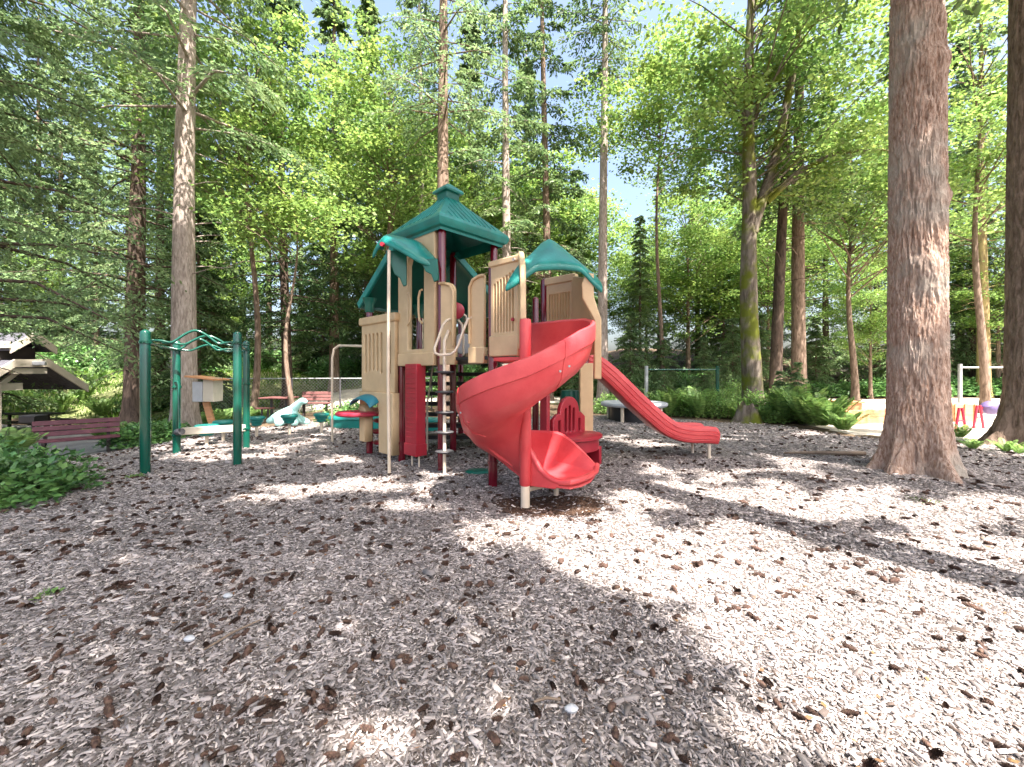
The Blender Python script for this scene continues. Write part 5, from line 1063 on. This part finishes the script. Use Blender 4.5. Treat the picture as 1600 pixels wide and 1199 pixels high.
# grill on pedestal and picnic table beneath
gx = at(52, 655, 13.5); t = empty('pedestal_grill', (gx.x, 13.5, G(gx.x, 13.5)), 'black pedestal grill on a post behind the maroon bench', 'grill')
g0 = gx.z - G(gx.x, 13.5)
MB().tube([(0, 0, -.1), (0, 0, g0 - .12)], .045, 10).build('pedestal', M['black'], t, org=(0, 0, 0))
MB().box((0, 0, g0), (.5, .4, .2)).build('firebox', M['black'], t, org=(0, 0, 0), bevel=.01)
MB().box((0, 0, g0 + .12), (.56, .36, .02)).build('grate', M['dgrey'], t, org=(0, 0, 0))
px_ = at(45, 655, 17.2).x; t = empty('picnic_table', (px_, 17.2, G(px_, 17.2)), 'dark wooden picnic table under the shelter roof', 'picnic table')
MB().box((0, 0, .74), (2.2, .75, .05)).build('table_top', M['darkw'], t, org=(0, 0, 0))
for s_ in (-1, 1):
    MB().box((0, s_ * .7, .44), (2.2, .26, .05)).build('seat', M['darkw'], t, org=(0, 0, 0))
    MB().box((s_ * .8, 0, .37), (.08, 1.4, .08)).build('cross_bar', M['darkw'], t, org=(0, 0, 0)); MB().box((s_ * .8, 0, .3), (.08, .08, .8)).build('leg', M['darkw'], t, org=(0, 0, 0))
# ------------------------------------------------ sand court furniture, right
def log(a, b, h, lab):
    a = Vector(a); b = Vector(b); t = empty('timber_border', (a.x, a.y, G(a.x, a.y)), lab, 'timber border')
    for i in range(2): MB().beam(a + Vector((0, 0, G(a.x, a.y) + h * .25 + h * .5 * i)), b + Vector((0, 0, G(b.x, b.y) + h * .25 + h * .5 * i)), .16, h * .49).build('board', M['wood'], t, org=t.location, bevel=.012)
p = at(1318, 665, 12); q = at(1400, 665, 12.4); log((p.x, 12, 0), (q.x + .8, 12.6, 0), .42, 'low orange timber border of the sand court left of the big trunk')
t = empty('timber_box', (at(1318, 0, 12.6).x, 12.6, G(9.7, 12.6)), 'square orange timber corner box at the left end of the sand court border', 'timber box')
MB().box((0, 0, .3), (.62, .62, .62)).build('box_body', M['wood'], t, org=(0, 0, 0), bevel=.02); MB().box((0, 0, .63), (.7, .7, .04)).build('lid', M['wood'], t, org=(0, 0, 0))
t = empty('timber_box', (at(1492, 0, 13).x, 13, G(13, 13)), 'orange timber crate between the two large right-hand trunks', 'timber box')
MB().box((0, 0, .27), (.75, .6, .55)).build('box_body', M['wood'], t, org=(0, 0, 0), bevel=.02)
for s_ in (-.3, 0, .3): MB().box((s_, -.32, .27), (.08, .03, .56)).build('batten', M['wood'], t, org=(0, 0, 0))
def toy(px, py, Y, lab, ball):
    p = at(px, py, Y); t = empty('spring_rider' if ball else 'leg_stand', (p.x, Y, G(p.x, Y)), lab, 'play equipment')
    for s_ in (-.09, .09): MB().tube([(s_ * 1.6, 0, -.05), (s_ * .4, 0, .62)], .03, 8).build('leg', M['pink'], t, org=(0, 0, 0))
    MB().tube([(-.08, 0, .3), (.08, 0, .3)], .02, 8).build('cross_bar', M['pink'], t, org=(0, 0, 0))
    if ball:
        MB().lathe((.32, 0, .55), [(0, -.18), (.12, -.16), (.21, -.06), (.23, .04), (.17, .13), (.08, .18), (0, .19)], 20, 1, .8).build('seat', M['purple'], t, org=(0, 0, 0)); MB().tube([(.05, 0, .55), (.32, 0, .55)], .02, 8).build('arm', M['pink'], t, org=(0, 0, 0))
toy(1501, 0, 10.4, 'small pink A-shaped stand at the foot of the pale swing frame post', False)
toy(1529, 0, 11.2, 'purple rounded play seat with pink legs beside the far right trunk', True)
# ------------------------------------------------ small litter
p = at(748, 745, 6.0); t = MB().lathe((0, 0, 0), [(0, .02), (.17, .02), (.2, .0), (.18, -.02)], 24, 1, .7).build('plastic_lid', M['green'], None); t.location = (p.x, 6.0, G(p.x, 6.0) + .03); setp(t, 'round green plastic lid lying on the chips behind the spiral slide', 'lid')
p0 = at(1225, 716, 7.28); p1 = at(1352, 722, 6.95); mb = MB().tube([(p0.x, p0.y, G(p0.x, p0.y) + .05), (p0.x * .6 + p1.x * .4, 7.1, G(4.6, 7.1) + .09), (p1.x, p1.y, G(p1.x, p1.y) + .07)], [.015, .03, .035], 8); mb.build('fallen_stick', M['stick'], None); setp(bpy.context.scene.objects['fallen_stick'], 'long dark fallen branch lying left of the big right-hand trunk', 'stick')
for i, (px, py, L, a, lab) in enumerate(((425, 905, .16, .3, 'pale straight stick on the shaded chips, lower left'), (365, 1000, .3, 1.1, 'thin grey twig pointing away, lower left on the chips'), (855, 1115, .12, .1, 'short dark twig near the bottom centre, on shaded chips'), (1290, 827, .2, .2, 'pale twig lying in the long trunk shadow'))):
    Y = 975 / (py - HY); x = (px - 800) / F * Y; z = G(x, Y) + .045
    o = MB().tube([(-L / 2, 0, 0), (0, .01, .006), (L / 2, 0, 0)], [.005, .007, .004], 6).build('twig', M['stick'] if i in (1, 2) else M['greywood'], None); o.location = (x, Y, z); o.rotation_euler = (0, 0, a); setp(o, lab, 'twig')
for i, (px, py, lab) in enumerate(((356, 942, 'pale bluish pebble on the shaded chips, left of centre'), (296, 1009, 'white pebble on shaded chips near the lower left twig'), (893, 1128, 'pale blue scrap of stone near the bottom centre'))):
    Y = 975 / (py - HY); x = (px - 800) / F * Y
    o = MB().lathe((0, 0, 0), [(0, -.012), (.022, -.006), (.026, .004), (.016, .015), (0, .018)], 9, 1.2, .8).build('pebble', M['grey'], None); o.location = (x, Y, G(x, Y) + .045); setp(o, lab, 'pebble')
